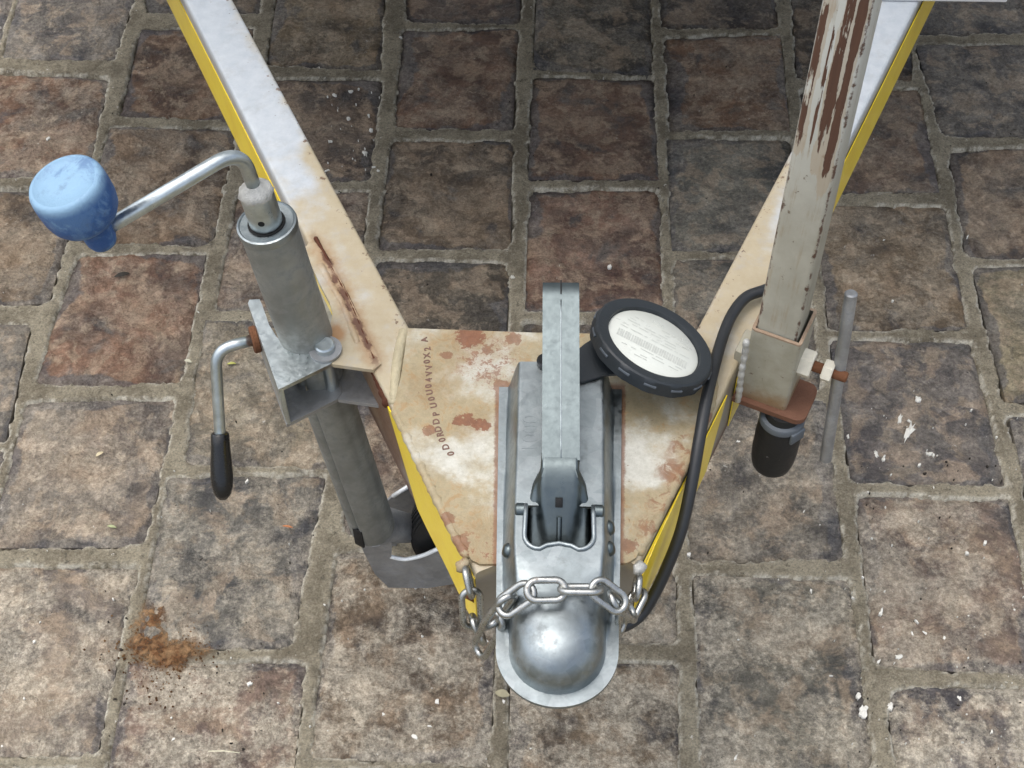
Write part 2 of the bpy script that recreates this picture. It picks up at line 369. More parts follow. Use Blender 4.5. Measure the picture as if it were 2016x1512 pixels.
M_EDGE = m_plain('steel_edge_painted_glint', (.74, .77, .77), .3, .6, .08, 60, metallic=.15).m  # pale, barely metallic colour paints the white glint along the fork edges
M_BLACK = m_plain('black_plastic', (.006, .0065, .007), .24, .5, .2, 60).m
M_RUBBER = m_plain('black_rubber', (.010, .011, .012), .5, .35, .3, 50).m
M_CABLE = m_plain('black_cable_sheath', (.016, .018, .020), .42, .45, .3, 30).m
M_GREYP = m_plain('grey_plastic', (.085, .10, .115), .5, .4, .2, 50).m
M_DARK = m_plain('near_black_fill', (.008, .008, .008), .6, .3, .2, 60).m  # near-black fill; paints in the shade of the cavity, slots and pin hole
def m_rust(name='rusted_steel', a=(.07, .026, .012), b=(.20, .088, .042)):
    s = NT(name); n = s.noise(60, 7, .7); n2 = s.noise(300, 4, .7)
    s.set(Base_Color=s.mix(n, a, b), Roughness=.85, Specular_IOR_Level=.25); s.bump(s.ma('ADD', n, n2), .0012, 1.0); return s.m
M_RUST = m_rust(); M_RUSTP = m_rust('flat_rust_primer', (.105, .050, .030), (.20, .100, .064))
M_SEAM = m_rust('dark_rust_seam', (.045, .015, .009), (.13, .048, .024))
def m_tape():
    s = NT('yellow_reflective_tape'); v = s.voro(420, 'DISTANCE_TO_EDGE'); n = s.noise(25, 5, .6)
    c = s.mix(s.step(n, .3, .7), (.88, .62, .008), (.97, .74, .016)); c = s.mix(s.step(v, .06, .0), c, (.98, .76, .08))
    c = s.mix(s.ma('MULTIPLY', s.step(s.noise(45, 6, .7), .66, .74), .6), c, (.33, .2, .04))
    s.set(Base_Color=c, Roughness=.28, Specular_IOR_Level=.6, Coat_Weight=.4, Coat_Roughness=.12); s.bump(s.noise(70, 4, .6), .0006, .5); return s.m
M_TAPE = m_tape()
def m_blue():
    s = NT('faded_blue_plastic'); h = s.attr('loc', 'Vector'); hz = s.sep(h)[2]; n = s.noise(70, 6, .7, dist=.8); n2 = s.noise(28, 5, .6)
    c = s.mix(s.step(n2, .3, .7), (.014, .062, .20), (.030, .100, .27))
    fade = s.ma('MULTIPLY', s.step(hz, .047, .0605), s.step(s.ma('ADD', n, s.ma('MULTIPLY', n2, .6)), .52, .80, .45, 1.0))
    scuff = s.ma('MULTIPLY', s.ma('ADD', s.step(n, .50, .66), s.ma('MULTIPLY', s.step(n2, .52, .62), .6)), .34)
    c = s.mix(s.ma('MAXIMUM', fade, scuff), c, (.22, .36, .49))
    dirt = s.step(s.noise(38, 8, .75, off=(2, 2, 4)), .56, .68); c = s.mix(s.ma('MULTIPLY', dirt, .35), c, (.06, .09, .14))
    s.set(Base_Color=c, Roughness=s.step(n, .3, .7, .45, .68), Specular_IOR_Level=.4); s.bump(s.ma('ADD', n, s.noise(160, 6, .7)), .0010, .8); return s.m
M_BLUE = m_blue()
def m_post():
    s = NT('dull_grey_paint_scraped_to_rust'); L = s.attr('loc', 'Vector'); x, y, z = s.sep(L)
    n = s.noise(40, 6, .65)
    st = s.noise(1.0, 6, .65, vec=s.vmul(L, (300, 300, 14))); st2 = s.noise(1.0, 5, .65, vec=s.vmul(L, (700, 700, 42)), off=(3, 3, 3)); blk = s.noise(1.0, 4, .6, vec=s.vmul(L, (90, 90, 34)), off=(1, 7, 2))
    def lane(xc, w, z0, z1, k):
        a = s.ma('SUBTRACT', 1.0, s.ma('DIVIDE', s.ma('ABSOLUTE', s.ma('SUBTRACT', x, xc)), w))
        zz = s.ma('MULTIPLY', s.step(z, z0 - .03, z0 + .03), s.step(z, z1 + .03, z1 - .02))
        t = s.ma('ADD', s.ma('ADD', s.ma('MULTIPLY', st, .9), s.ma('MULTIPLY', st2, .5)), s.ma('MULTIPLY', blk, .9))
        return s.step(s.ma('ADD', s.ma('ADD', s.ma('MULTIPLY', s.ma('MINIMUM', a, .55), .9), t), s.ma('MULTIPLY', s.ma('SUBTRACT', zz, 1.0), .95)), 1.42 - k, 1.45 - k)
    wear = s.ma('MAXIMUM', lane(-.0160, .0055, .205, .345, -.10), s.ma('MAXIMUM', lane(.0025, .0060, .200, .47, -.10), s.ma('MAXIMUM', lane(.0115, .0050, .185, .47, -.04), lane(-.0055, .0020, .205, .33, -.16))))
    halo = s.ma('MULTIPLY', s.ma('MAXIMUM', lane(-.0150, .0075, .195, .36, -.02), s.ma('MAXIMUM', lane(.0035, .0085, .180, .47, .0), lane(.0115, .0070, .165, .47, .05))), s.step(y, -.0165, -.0182))
    wear = s.ma('MULTIPLY', wear, s.step(y, -.0165, -.0182))
    edge = s.ma('MULTIPLY', s.step(s.ma('ADD', s.ma('MAXIMUM', s.ma('SUBTRACT', .0196, s.ma('ABSOLUTE', x)), s.ma('SUBTRACT', .0196, s.ma('ABSOLUTE', y))), s.ma('MULTIPLY', s.ma('SUBTRACT', s.noise(90, 5, .7), .5), .013)), .0030, .0012), .95)
    c = s.mix(s.step(n, .3, .7), (.265, .252, .198), (.315, .30, .24)); c = s.mix(s.step(z, .10, .33), c, (.42, .425, .385))
    c = s.mix(s.ma('MULTIPLY', s.step(s.noise(120, 4, .6), .66, .72), .8), c, (.09, .055, .03)); c = s.mix(s.ma('MULTIPLY', s.step(s.ma('ADD', st, s.ma('MULTIPLY', blk, .8)), .92, 1.12), .45), c, (.22, .165, .095))
    c = s.mix(s.ma('MULTIPLY', halo, .55), c, (.30, .235, .155)); c = s.mix(s.ma('MAXIMUM', wear, edge), c, s.mix(st, (.045, .023, .015), (.105, .050, .030)))
    s.set(Base_Color=c, Roughness=.55, Specular_IOR_Level=.35)
    s.bump(s.ma('SUBTRACT', s.ma('MULTIPLY', n, .3), wear), .0008, .7); return s.m
M_POST = m_post()
def m_socket():
    s = NT('grey_paint_with_rust_runs'); P = s.sep(s.pos); n = s.noise(45, 6, .65); n2 = s.noise(140, 5, .7)
    c = s.mix(s.step(n, .3, .7), (.27, .255, .19), (.34, .325, .26))
    low = s.step(s.ma('ADD', P[2], s.ma('MULTIPLY', n, .04)), .510, .484)
    c = s.mix(s.ma('MULTIPLY', low, .7), c, (.23, .125, .05))
    c = s.mix(s.ma('MULTIPLY', s.step(n2, .62, .70), .8), c, (.10, .045, .02))
    top = s.step(s.ma('ADD', P[2], s.ma('MULTIPLY', s.ma('SUBTRACT', n2, .5), .004)), .5575, .5588)
    c = s.mix(top, c, s.mix(n2, (.16, .085, .045), (.36, .29, .21)))
    s.set(Base_Color=c, Roughness=.5, Specular_IOR_Level=.4); s.bump(n2, .0007, .6); return s.m
M_SOCK = m_socket()
M_CREAM = m_plain('cream_painted_nut', (.60, .57, .47), .45, .5, .3, 120).m
M_PRINT = m_plain('printed_paper', (.63, .655, .60), .3, .5, .05, 30, coat=.5).m
M_DISC = m_plain('matt_black_plastic', (.017, .022, .026), .48, .45, .25, 60).m
M_INK = m_plain('grey_print', (.50, .52, .48), .5, .3, .25, 300).m
M_STAMP = m_plain('stamped_rust_mark', (.15, .085, .065), .6, .3, .7, 260).m
M_WELD = m_plain('painted_weld', (.40, .35, .23), .5, .45, .5, 60, bump=.002).m
M_WELDG = m_plain('bare_weld', (.46, .46, .43), .4, .5, .6, 130, metallic=.4, bump=.002).m
M_BOX = m_plain('white_box_panel', (.66, .68, .69), .4, .5, .05, 10).m

# ================================================================== pavement
BR = {  # top outlines (left far, right far, right near, left near) as they lie in the photograph, tint, dust
'A0':[(-230,-110),(45,-115),(-15,105),(-290,100)],'B0':[(62,-95),(285,-95),(218,112),(12,108)],'B1':[(-12,138),(207,156),(165,342),(-48,340)],
'B2':[(-55,373),(152,380),(90,588),(-110,600)],'B3':[(-125,640),(54,644),(4,860),(-200,860)],'C0':[(300,-170),(520,-170),(508,22),(292,22)],
'C1':[(281,58),(492,58),(452,230),(240,222)],'C2':[(220,254),(458,256),(408,474),(165,470)],'C3':[(156,506),(396,506),(350,748),(76,748)],
'C4':[(56,796),(342,788),(278,1066),(-15,1070)],'C5':[(-25,1122),(262,1118),(182,1476),(-115,1478)],'D0':[(562,-70),(752,-70),(746,131),(531,122)],
'D1':[(523,157),(745,160),(722,350),(492,350)],'D2':[(476,380),(718,380),(690,605),(432,603)],'D3':[(411,637),(688,640),(648,914),(366,905)],
'D4':[(335,942),(630,938),(566,1262),(280,1268)],'D5':[(262,1312),(592,1311),(545,1680),(190,1680)],'E0':[(808,-190),(1022,-190),(1017,40),(804,37)],
'E1':[(799,62),(1015,58),(1003,250),(782,244)],'E2':[(775,279),(1003,280),(998,486),(753,482)],'E3':[(746,514),(998,518),(983,738),(718,736)],
'E4':[(713,770),(984,772),(972,1050),(682,1045)],'E5':[(668,1090),(970,1110),(955,1496),(618,1478)],'F0':[(1066,-90),(1275,-90),(1278,140),(1057,130)],
'F1':[(1054,153),(1281,156),(1290,347),(1047,346)],'F2':[(1050,376),(1293,374),(1299,605),(1041,605)],'F3':[(1040,637),(1300,637),(1312,915),(1030,915)],
'F4':[(1030,950),(1316,950),(1326,1257),(1015,1257)],'F5':[(1014,1314),(1329,1314),(1325,1680),(1008,1680)],'G0':[(1300,-160),(1510,-160),(1526,48),(1307,50)],
'G1':[(1312,73),(1531,71),(1548,250),(1326,250)],'G2':[(1320,276),(1551,272),(1578,486),(1330,486)],'G3':[(1332,514),(1582,515),(1612,760),(1343,762)],
'G4':[(1350,795),(1618,795),(1653,1093),(1368,1092)],'G5':[(1375,1142),(1669,1143),(1716,1510),(1388,1516)],'H0':[(1562,-50),(1770,-55),(1794,151),(1576,150)],
'H1':[(1582,178),(1806,177),(1841,371),(1604,375)],'H2':[(1610,403),(1855,409),(1898,640),(1640,641)],'H3':[(1643,674),(1906,676),(1974,946),(1684,939)],
'H4':[(1693,977),(1979,986),(2048,1318),(1734,1302)],'H5':[(1755,1360),(2058,1366),(2150,1740),(1810,1730)],'I0':[(1780,-140),(2000,-140),(2020,62),(1806,62)],
'I1':[(1811,90),(2030,90),(2075,262),(1860,262)],'I2':[(1876,296),(2090,292),(2130,500),(1910,501)],'I3':[(1921,531),(2140,527),(2200,790),(1985,782)],'I4':[(1996,826),(2225,830),(2290,1120),(2066,1120)]}
GREY = (.196, .178, .146); BRN = (.225, .163, .108); RED = (.230, .138, .088); TAN = (.325, .266, .188); PINK = (.290, .212, .160); DRK = (.120, .097, .074)
TINT = dict(A0=GREY,B0=GREY,B1=RED,B2=BRN,B3=GREY,C0=DRK,C1=RED,C2=BRN,C3=RED,C4=TAN,C5=TAN,D0=BRN,D1=BRN,D2=BRN,D3=TAN,D4=GREY,D5=PINK,E0=BRN,E1=RED,E2=BRN,E3=DRK,E4=BRN,E5=BRN,
            F0=DRK,F1=RED,F2=RED,F3=BRN,F4=GREY,F5=BRN,G0=DRK,G1=RED,G2=GREY,G3=GREY,G4=GREY,G5=GREY,H0=DRK,H1=BRN,H2=BRN,H3=GREY,H4=PINK,H5=GREY,I0=GREY,I1=GREY,I2=BRN,I3=TAN,I4=GREY)
quads = {k: [U(x, y, 0)[:2] for x, y in q] for k, q in BR.items()}
# the same bond carried on beyond the edges of the photograph
CX = {}
for k, q in quads.items(): CX.setdefault(k[0], []).append((q[0][0] + q[3][0]) / 2); CX.setdefault(k[0] + 'r', []).append((q[1][0] + q[2][0]) / 2)
extra = []
cols = 'ABCDEFGHI'; pitch = .2082; base = np.mean([(np.mean(CX[c]) + np.mean(CX[c + 'r'])) / 2 - i * pitch for i, c in enumerate(cols)])
for ci in range(-3, 12):
    c = cols[ci] if 0 <= ci < 9 else None
    xc = base + ci * pitch
    if c:
        ys = [q for k, q in quads.items() if k[0] == c]; y1 = max(max(p[1] for p in q) for q in ys); y0 = min(min(p[1] for p in q) for q in ys)
        xc = (np.mean(CX[c]) + np.mean(CX[c + 'r'])) / 2
    else:
        y0 = 1.3 + (.126 if ci % 2 else 0); y1 = y0 - .023
    y = y1 + .024
    while y < 2.75:
        extra.append((xc, y)); y += .2525
    y = y0 - .024 - .2285
    while y > .15:
        extra.append((xc, y)); y -= .2525
for i, (xc, y) in enumerate(extra):
    j = lambda: random.uniform(-.004, .004)
    quads['x%d' % i] = [np.array((xc - .0925 + j(), y + .2285 + j())), np.array((xc + .0925 + j(), y + .2285 + j())), np.array((xc + .0925 + j(), y + j())), np.array((xc - .0925 + j(), y + j()))]

pave = empty('pavement', (0, 1.2, 0), kind='structure'); pave['label'] = 'worn clay brick paving with wide sandy mortar joints'
def brick_obj(key, q):
    n = 26; t = np.linspace(0, 1, n); a, b = np.meshgrid(t, t)
    q = [np.array(p) for p in q]
    # grow slightly below the mortar lip so that the ragged joint hides the rim
    cen = sum(q) / 4; q = [cen + (p - cen) * 1.06 for p in q]
    P = ((1 - a) * (1 - b))[..., None] * q[0] + (a * (1 - b))[..., None] * q[1] + (a * b)[..., None] * q[2] + ((1 - a) * b)[..., None] * q[3]
    x, y = P[..., 0], P[..., 1]
    d = np.minimum(np.minimum(a, 1 - a) * .19, np.minimum(b, 1 - b) * .23)
    tilt = random.uniform(-.006, .006) * (a - .5) + random.uniform(-.006, .006) * (b - .5)
    zz = -.0020 + random.uniform(-.0012, .0014) + tilt - .0034 * np.exp(-d / .005) + fbm(x, y, 20, 5, .62) * .0100 + fbm(x + 5, y, 75, 3) * .0022
    top = np.stack([x, y, zz], -1).reshape(-1, 3)
    edge = np.clip(1 - d / .034, 0, 1).ravel()
    f = [[i * n + k, (i + 1) * n + k, (i + 1) * n + k + 1, i * n + k + 1] for i in range(n - 1) for k in range(n - 1)]
    ring = [k for k in range(n)] + [i * n + n - 1 for i in range(1, n)] + [(n - 1) * n + k for k in range(n - 2, -1, -1)] + [i * n for i in range(n - 2, 0, -1)]
    low = top[ring].copy(); low[:, 2] = -.034; m = len(ring); o0 = n * n
    v = np.vstack([top, low]); edge = np.concatenate([edge, np.ones(m)])
    for i in range(m):
        j = (i + 1) % m; f.append([ring[i], ring[j], o0 + j, o0 + i])
    f.append([o0 + i for i in range(m)])
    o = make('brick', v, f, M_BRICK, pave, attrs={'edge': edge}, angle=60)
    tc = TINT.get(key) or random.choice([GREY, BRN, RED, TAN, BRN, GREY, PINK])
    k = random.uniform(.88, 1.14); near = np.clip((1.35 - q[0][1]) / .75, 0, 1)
    o.color = (tc[0] * k, tc[1] * k * random.uniform(.96, 1.04), tc[2] * k * random.uniform(.92, 1.08), float(.22 + .68 * near + random.uniform(-.12, .10)))  # alpha: dust, raised towards the viewer to paint the brighter near ground
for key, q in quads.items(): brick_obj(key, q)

# mortar: one height field that drops away under each brick, so that joints are ragged and stand slightly proud
dx = .0036; X0, X1, Y0, Y1 = -1.35, 1.45, .12, 2.8
# visible core is fine, the rim coarser
def axis_pts(lo, hi, a, b):
    return np.concatenate([np.arange(lo, a, .012), np.arange(a, b, dx), np.arange(b, hi + .006, .012)])
gx = axis_pts(X0, X1, -.93, .86); gy = axis_pts(Y0, Y1, .57, 2.06)
GX, GY = np.meshgrid(gx, gy); S = np.full(GX.shape, -1.0)
for q in quads.values():
    q = [np.array(p) for p in q]; xs = [p[0] for p in q]; ys = [p[1] for p in q]
    i0, i1 = np.searchsorted(gx, [min(xs) - .02, max(xs) + .02]); j0, j1 = np.searchsorted(gy, [min(ys) - .02, max(ys) + .02])
    if i1 <= i0 or j1 <= j0: continue
    sx, sy = GX[j0:j1, i0:i1], GY[j0:j1, i0:i1]; ds = []
    for p, r in zip(q, q[1:] + q[:1]):
        e = (r - p) / np.linalg.norm(r - p); ds.append((sx - p[0]) * e[1] - (sy - p[1]) * e[0])
    D = np.stack(ds); k = .0045; sm = -k * np.log(np.sum(np.exp(-np.clip(D, -.05, .05) / k), 0)) + k * .3
    S[j0:j1, i0:i1] = np.maximum(S[j0:j1, i0:i1], sm)
Sn = S + fbm(GX, GY, 70, 5, .7) * .013 + fbm(GX + 3, GY, 15, 3) * .010
h0 = -.0012 + fbm(GX, GY, 32, 5, .65) * .0065 + fbm(GX, GY + 7, 150, 2) * .0024
tt = np.clip((Sn + .0055) / .0065, 0, 1); tt = tt * tt * (3 - 2 * tt)
Z = h0 * (1 - tt) - .022 * tt
v = np.stack([GX, GY, Z], -1).reshape(-1, 3); ny, nx = GX.shape
idx = np.arange(ny * nx).reshape(ny, nx); keep = ~((Sn[:-1, :-1] > .012) & (Sn[1:, 1:] > .012) & (Sn[:-1, 1:] > .012) & (Sn[1:, :-1] > .012))
F = np.stack([idx[:-1, :-1], idx[:-1, 1:], idx[1:, 1:], idx[1:, :-1]], -1)[keep]
used = np.unique(F); remap = np.full(ny * nx, -1); remap[used] = np.arange(len(used))
v = v[used] - np.array([0, 1.2, 0]); F = remap[F]
me = bpy.data.meshes.new('mortar'); me.vertices.add(len(v)); me.vertices.foreach_set('co', v.astype(np.float32).ravel())
me.loops.add(F.size); me.loops.foreach_set('vertex_index', F.astype(np.int32).ravel()); me.polygons.add(len(F))
me.polygons.foreach_set('loop_start', np.arange(0, F.size, 4, dtype=np.int32)); me.update(calc_edges=True); me.validate()
la = me.attributes.new('lip', 'FLOAT', 'POINT'); la.data.foreach_set('value', np.exp(-((Sn.ravel()[used] + .0042) / .0020) ** 2).astype(np.float32))
mo = link('mortar', me, (0, 1.2, 0), M_MORTAR, pave, True, 180)
# the yard carries on
make('ground', [(-14, -12, -.036), (14, -12, -.036), (14, 16, -.036), (-14, 16, -.036)], [[0, 1, 2, 3]], M_MORTAR)['kind'] = 'structure'
# ================================================================== trailer drawbar
ZT = .5; ZB = .392                                           # top and underside of the rails
def line(pa, pb): return U(*pa, ZT), U(*pb, ZT)
LO, RO = line((365, 0), (925, 1106)), line((1804, 12), (1259, 1106))
dL = nrm((LO[0] - LO[1]) * [1, 1, 0]); dR = nrm((RO[0] - RO[1]) * [1, 1, 0])   # along each rail, away from the hitch
inL = np.array([dL[1], -dL[0], 0]); inR = np.array([-dR[1], dR[0], 0])          # towards the centre line
XC = .0125
trailer = empty('trailer', (XC, 1.0, ZB), 'white painted trailer drawbar with rust stains and yellow tape, its coupler chained', 'trailer')
def rail(O, d, inn, front):
    L = 2.0; o = O[1] + d * front; W = .050
    # section: rounded box
    c = .0038; sec = []
    for (cx, cz, a0) in ((W - c, ZT - c, 90), (c, ZT - c, 180), (c, ZB + c, 270), (W - c, ZB + c, 360)):
        for i in range(5):
            a = rad(a0 - 90 * 0 - (90 - 22.5 * i) + 0) if False else rad(a0 - 90 + 22.5 * i)
            sec.append((cx - c * math.cos(rad(180) - a) if False else cx + c * math.cos(a), cz + c * math.sin(a)))
    st = [0, .05, .1, .2, .3, .4, .5, .6, .7, .8, 1.0, 1.3, 1.6, L]
    v = []; f = []; at = []
    for s in st:
        for (w, z) in sec:
            v.append(o + d * s + inn * w + np.array([0, 0, z - ZT])); at.append(w / W)
    n = len(sec)
    for i in range(len(st) - 1):
        for k in range(n):
            j = (k + 1) % n; f.append([i * n + k, i * n + j, (i + 1) * n + j, (i + 1) * n + k])
    f.append(list(range(n))[::-1])
    ob = make('frame_rail', v, f, M_PAINT, trailer, attrs={'rail': at}, angle=50)
    bm = bmesh.new(); bm.from_mesh(ob.data); bmesh.ops.recalc_face_normals(bm, faces=bm.faces[:]); bm.to_mesh(ob.data); bm.free(); ob.data.set_sharp_from_angle(angle=rad(50))
    return ob
railL = rail(LO, dL, inL, -.012); railR = rail(RO, dR, inR, -.004)
railL['label'] = 'left drawbar rail with tan stains and a rust seam'; railR['label'] = 'right drawbar rail behind the scraped grey post'
# yellow tape on the outer faces
def tape(railo, O, d, inn, s0, s1, z0, z1, cut0=0, cut1=0):
    o = O[1] + d * 0 - inn * .0011; n = 14
    P = []; rng = np.linspace(0, 1, n)
    top = [(s0 + (s1 - s0) * t, z1 + .0012 * math.sin(9 * t + s0 * 40)) for t in rng]; bot = [(s0 + cut0 + (s1 - cut1 - s0 - cut0) * t, z0 + .0012 * math.sin(11 * t + 2)) for t in rng]
    poly = top + bot[::-1]
    pr = prism(poly, o + np.array([0, 0, -ZT]), d, (0, 0, 1), .0010, 0)
    b = MB().add(*pr); return b.build('reflective_tape', M_TAPE, railo, smooth=False)
tape(railL, LO, dL, inL, .285, 1.6, .397, .470)
tape(railL, LO, dL, inL, -.0105, .190, .397, .489, cut0=.0, cut1=.060)
tape(railR, RO, dR, inR, .235, 1.6, .400, .478)
tape(railR, RO, dR, inR, -.0035, .205, .402, .487, cut0=.0, cut1=.03)
# a loose bright piece of tape peeling away low on the right rail
o = RO[1] - inR * .0022
make('reflective_tape', *prism([(.006, .445), (.05, .456), (.095, .486), (.085, .492), (.03, .486), (.0, .474)], o + np.array([0, 0, -ZT]) , dR, (0, 0, 1), .0012, 0), M_TAPE, railR, smooth=False)

# triangular hitch plate on top of the rails
pl = [(803, 646), (1060, 655), (1378, 660), (1400, 690), (1405, 790), (1362, 890), (1252, 1098), (1235, 1108), (945, 1110), (928, 1102), (772, 808), (790, 740)]
plate = make('hitch_plate', *flat_poly(pl, .5035, .0038, .0012), M_PLATE, trailer, angle=30)
# stamped serial on the plate, read from the side
chars = [('A', 836, 669), ('2', 842, 687), ('X', 841, 700), ('0', 841, 712), ('V', 845, 723), ('V', 845, 735), ('4', 845, 748), ('0', 844, 760), ('U', 846, 772), ('0', 850, 785), ('U', 854, 798), ('P', 859, 815), ('D', 859, 830), ('D', 863, 845), ('R', 867, 855), ('0', 871, 866), ('D', 878, 880), ('0', 888, 893)]
def text_mesh(txt, size, mat, name, parent, o, X, Y, ext=.0002, bold=.0):
    cu = bpy.data.curves.new(name, 'FONT'); cu.body = txt; cu.size = size; cu.align_x = 'CENTER'; cu.align_y = 'CENTER'; cu.extrude = ext; cu.offset = bold; cu.resolution_u = 3
    to = bpy.data.objects.new(name, cu); COL.objects.link(to); dg = bpy.context.evaluated_depsgraph_get(); dg.update()
    m2 = bpy.data.meshes.new_from_object(to.evaluated_get(dg)); bpy.data.objects.remove(to); bpy.data.curves.remove(cu)
    X, Y = nrm(X), nrm(Y); Z = np.cross(X, Y); v = np.array([w.co[:] for w in m2.vertices]); f = [list(p.vertices) for p in m2.polygons]; bpy.data.meshes.remove(m2)
    w = np.array(o) + v[:, :1] * X + v[:, 1:2] * Y + v[:, 2:3] * Z
    return make(name, w, f, mat, parent, smooth=False)
ax = nrm((U(888, 893, .504) - U(836, 669, .504)))
for ch, x, y in chars:
    text_mesh(ch, .0086, M_STAMP, 'stamped_mark', plate, U(x, y, .5036), -ax, np.cross([0, 0, 1], -ax), .00035, .00022)
# lumpy welds
def weld(pix, z, r, mat, parent, step=.0035, wob=.35):
    p = catmull([U(x, y, zz) for (x, y), zz in zip(pix, z if hasattr(z, '__len__') else [z] * len(pix))], 8)
    L = np.cumsum([0] + [np.linalg.norm(b - a) for a, b in zip(p[:-1], p[1:])]); s = np.arange(0, L[-1], step / 6)
    q = np.stack([np.interp(s, L, [k[i] for k in p]) for i in range(3)], -1)
    rr = [r * (.85 + wob * .6 * abs(math.sin(math.pi * t / step)) + .5 * float(fbm(np.array(t), np.array(r * 999), 160, 3))) for t in s]; rr[0] = rr[-1] = r * .2
    return make('weld_bead', *sweep(q, rr, 8), mat, parent, angle=180)
weld([(797, 650), (785, 700), (779, 750), (776, 800)], .4990, .0058, M_WELD, plate, .014, .16)
weld([(776, 806), (812, 880), (860, 980), (905, 1070), (926, 1100)], .4995, .0050, M_PLATE, plate, .013, .2)
weld([(1402, 700), (1400, 792), (1352, 905), (1300, 1008), (1254, 1096)], .4995, .0050, M_PLATE, plate, .013, .2)
# closing web under the plate's front edge
wl, wr = U(930, 1108, .5), U(1246, 1102, .5)
make('front_web', *box((wl + wr) / 2 - [0, -.004, .040], nrm(wr - wl), np.cross([0, 0, 1], nrm(wr - wl)), (0, 0, 1), np.linalg.norm(wr - wl) - .014, .006, .0795, .001), M_SOCK, trailer)

# ------------------------------------------------------------------ pressed coupler
CPL = None
def coupler():
    ZF = .5070
    def hw_out(y): return np.interp(y, [.5205, .60, .785], [.0490, .0515, .0560])     # flange half width
    def hw_in(y): return np.interp(y, [.5205, .56, .60, .785], [.0385, .0410, .0440, .0448])
    YH = .5205; YB = .783
    def cross(t, y, dome):        # t: 0 outer rim .. 1 centre line -> (half width, height)
        pass
    # fraction stations across: flange, foot fillet, wall, shoulder, top
    rows = []      # (outline normal direction, centre, out, in, isDome)
    n_st = 46; ys = np.linspace(YB, .5225, 64)
    stations = [('L', y) for y in ys] + [('A', a) for a in np.linspace(180, 360, 45)] + [('R', y) for y in ys[::-1]]
    R0 = .0385
    def chan(u, wi, y):          # u: distance from centre, wi: inner half width -> height above flange
        wt = wi - .0085
        if u >= wi + .003: return 0.0
        if u >= wt: 
            t = (wi + .003 - u) / (wi + .003 - wt); return .038 * (t * t * (3 - 2 * t)) ** .8
        return .038 + .0005 * (1 - (u / wt) ** 2)
    def dome(u): 
        if u >= R0 + .003: return 0.0
        h = max(0, 1 - min(1, u / R0) ** 2.35) ** (1 / 2.2) * .0378
        if u > R0 - .002: h = max(0, h * 0.5 * (1 + math.cos(math.pi * min(1, (u - R0 + .002) / .005))))
        return h
    fr = [1.0, .995, .97, .93, .90, .875, .85, .83, .81, .79, .77, .75, .73, .71, .69, .67, .65, .62, .58, .53, .47, .40, .32, .24, .16, .08, 0]
    V_, F_ = [], []
    for kind, q in stations:
        for s in fr:
            if kind == 'A':
                u = s * .0490; a = rad(q); x = u * math.cos(a); y = YH + u * math.sin(a)
                zz = dome(u)
            else:
                y0 = q; wo = hw_out(y0); u = s * wo; x = u * (-1 if kind == 'L' else 1); y = y0
                t = min(1, max(0, (.583 - y0) / (.583 - .5205))); t = t * t * (3 - 2 * t)
                zz = (1 - t) * chan(u, hw_in(y0), y0) + t * dome(u)
            V_.append((XC + x, y, ZF + zz))
    m = len(fr); N = len(stations)
    # blend stations between the channel's last row (.556) and the dome (.5205) are bridged by the quads themselves
    for i in range(N - 1):
        for k in range(m - 1): F_.append([i * m + k, i * m + k + 1, (i + 1) * m + k + 1, (i + 1) * m + k])
    return V_, F_, m, N, ys
v, f, m_, N_, ys_ = coupler()
# extra bridging rows between channel and dome for a soft step
me = bpy.data.meshes.new('coupler'); bm = bmesh.new(); vs = [bm.verts.new(p) for p in v]
for q in f:
    try: bm.faces.new([vs[i] for i in q])
    except ValueError: pass
bmesh.ops.remove_doubles(bm, verts=bm.verts[:], dist=.00005); bmesh.ops.recalc_face_normals(bm, faces=bm.faces[:])
if sum(p.normal.z for p in bm.faces) < 0: bmesh.ops.reverse_faces(bm, faces=bm.faces[:])
# opening for the lever: cut away between the cheeks
bm.to_mesh(me); bm.free()
tmp = bpy.data.objects.new('tmp', me); COL.objects.link(tmp)
sol = tmp.modifiers.new('s', 'SOLIDIFY'); sol.thickness = .0035; sol.offset = -1
OX0, OX1, OY0, OY1 = XC - .0268, XC + .0268, .592, .632
rp = [(OX0, OY1), (OX1, OY1)] + arc(OX1 - .012, OY0 + .012, .012, 0, -90, 6) + [(XC + .008, OY0 + .004), (XC, OY0 + .0055), (XC - .008, OY0 + .004)] + arc(OX0 + .012, OY0 + .012, .012, -90, -180, 6)
cv, cf = prism(rp, (0, 0, .525), (1, 0, 0), (0, 1, 0), .06, 0)
cme = bpy.data.meshes.new('cut'); cme.from_pydata([tuple(p) for p in cv], [], cf); cob = bpy.data.objects.new('cut', cme); COL.objects.link(cob)
bo = tmp.modifiers.new('b', 'BOOLEAN'); bo.object = cob; bo.operation = 'DIFFERENCE'; bo.solver = 'EXACT'
dg = bpy.context.evaluated_depsgraph_get(); dg.update(); m3 = bpy.data.meshes.new_from_object(tmp.evaluated_get(dg))
vv = np.array([p.co[:] for p in m3.vertices]); ff = [list(p.vertices) for p in m3.polygons]
for q in (tmp, cob): bpy.data.objects.remove(q)
coup = make('coupler', vv, ff, M_GALV, trailer, angle=45); coup['label'] = 'galvanised pressed steel ball coupler with round nose'
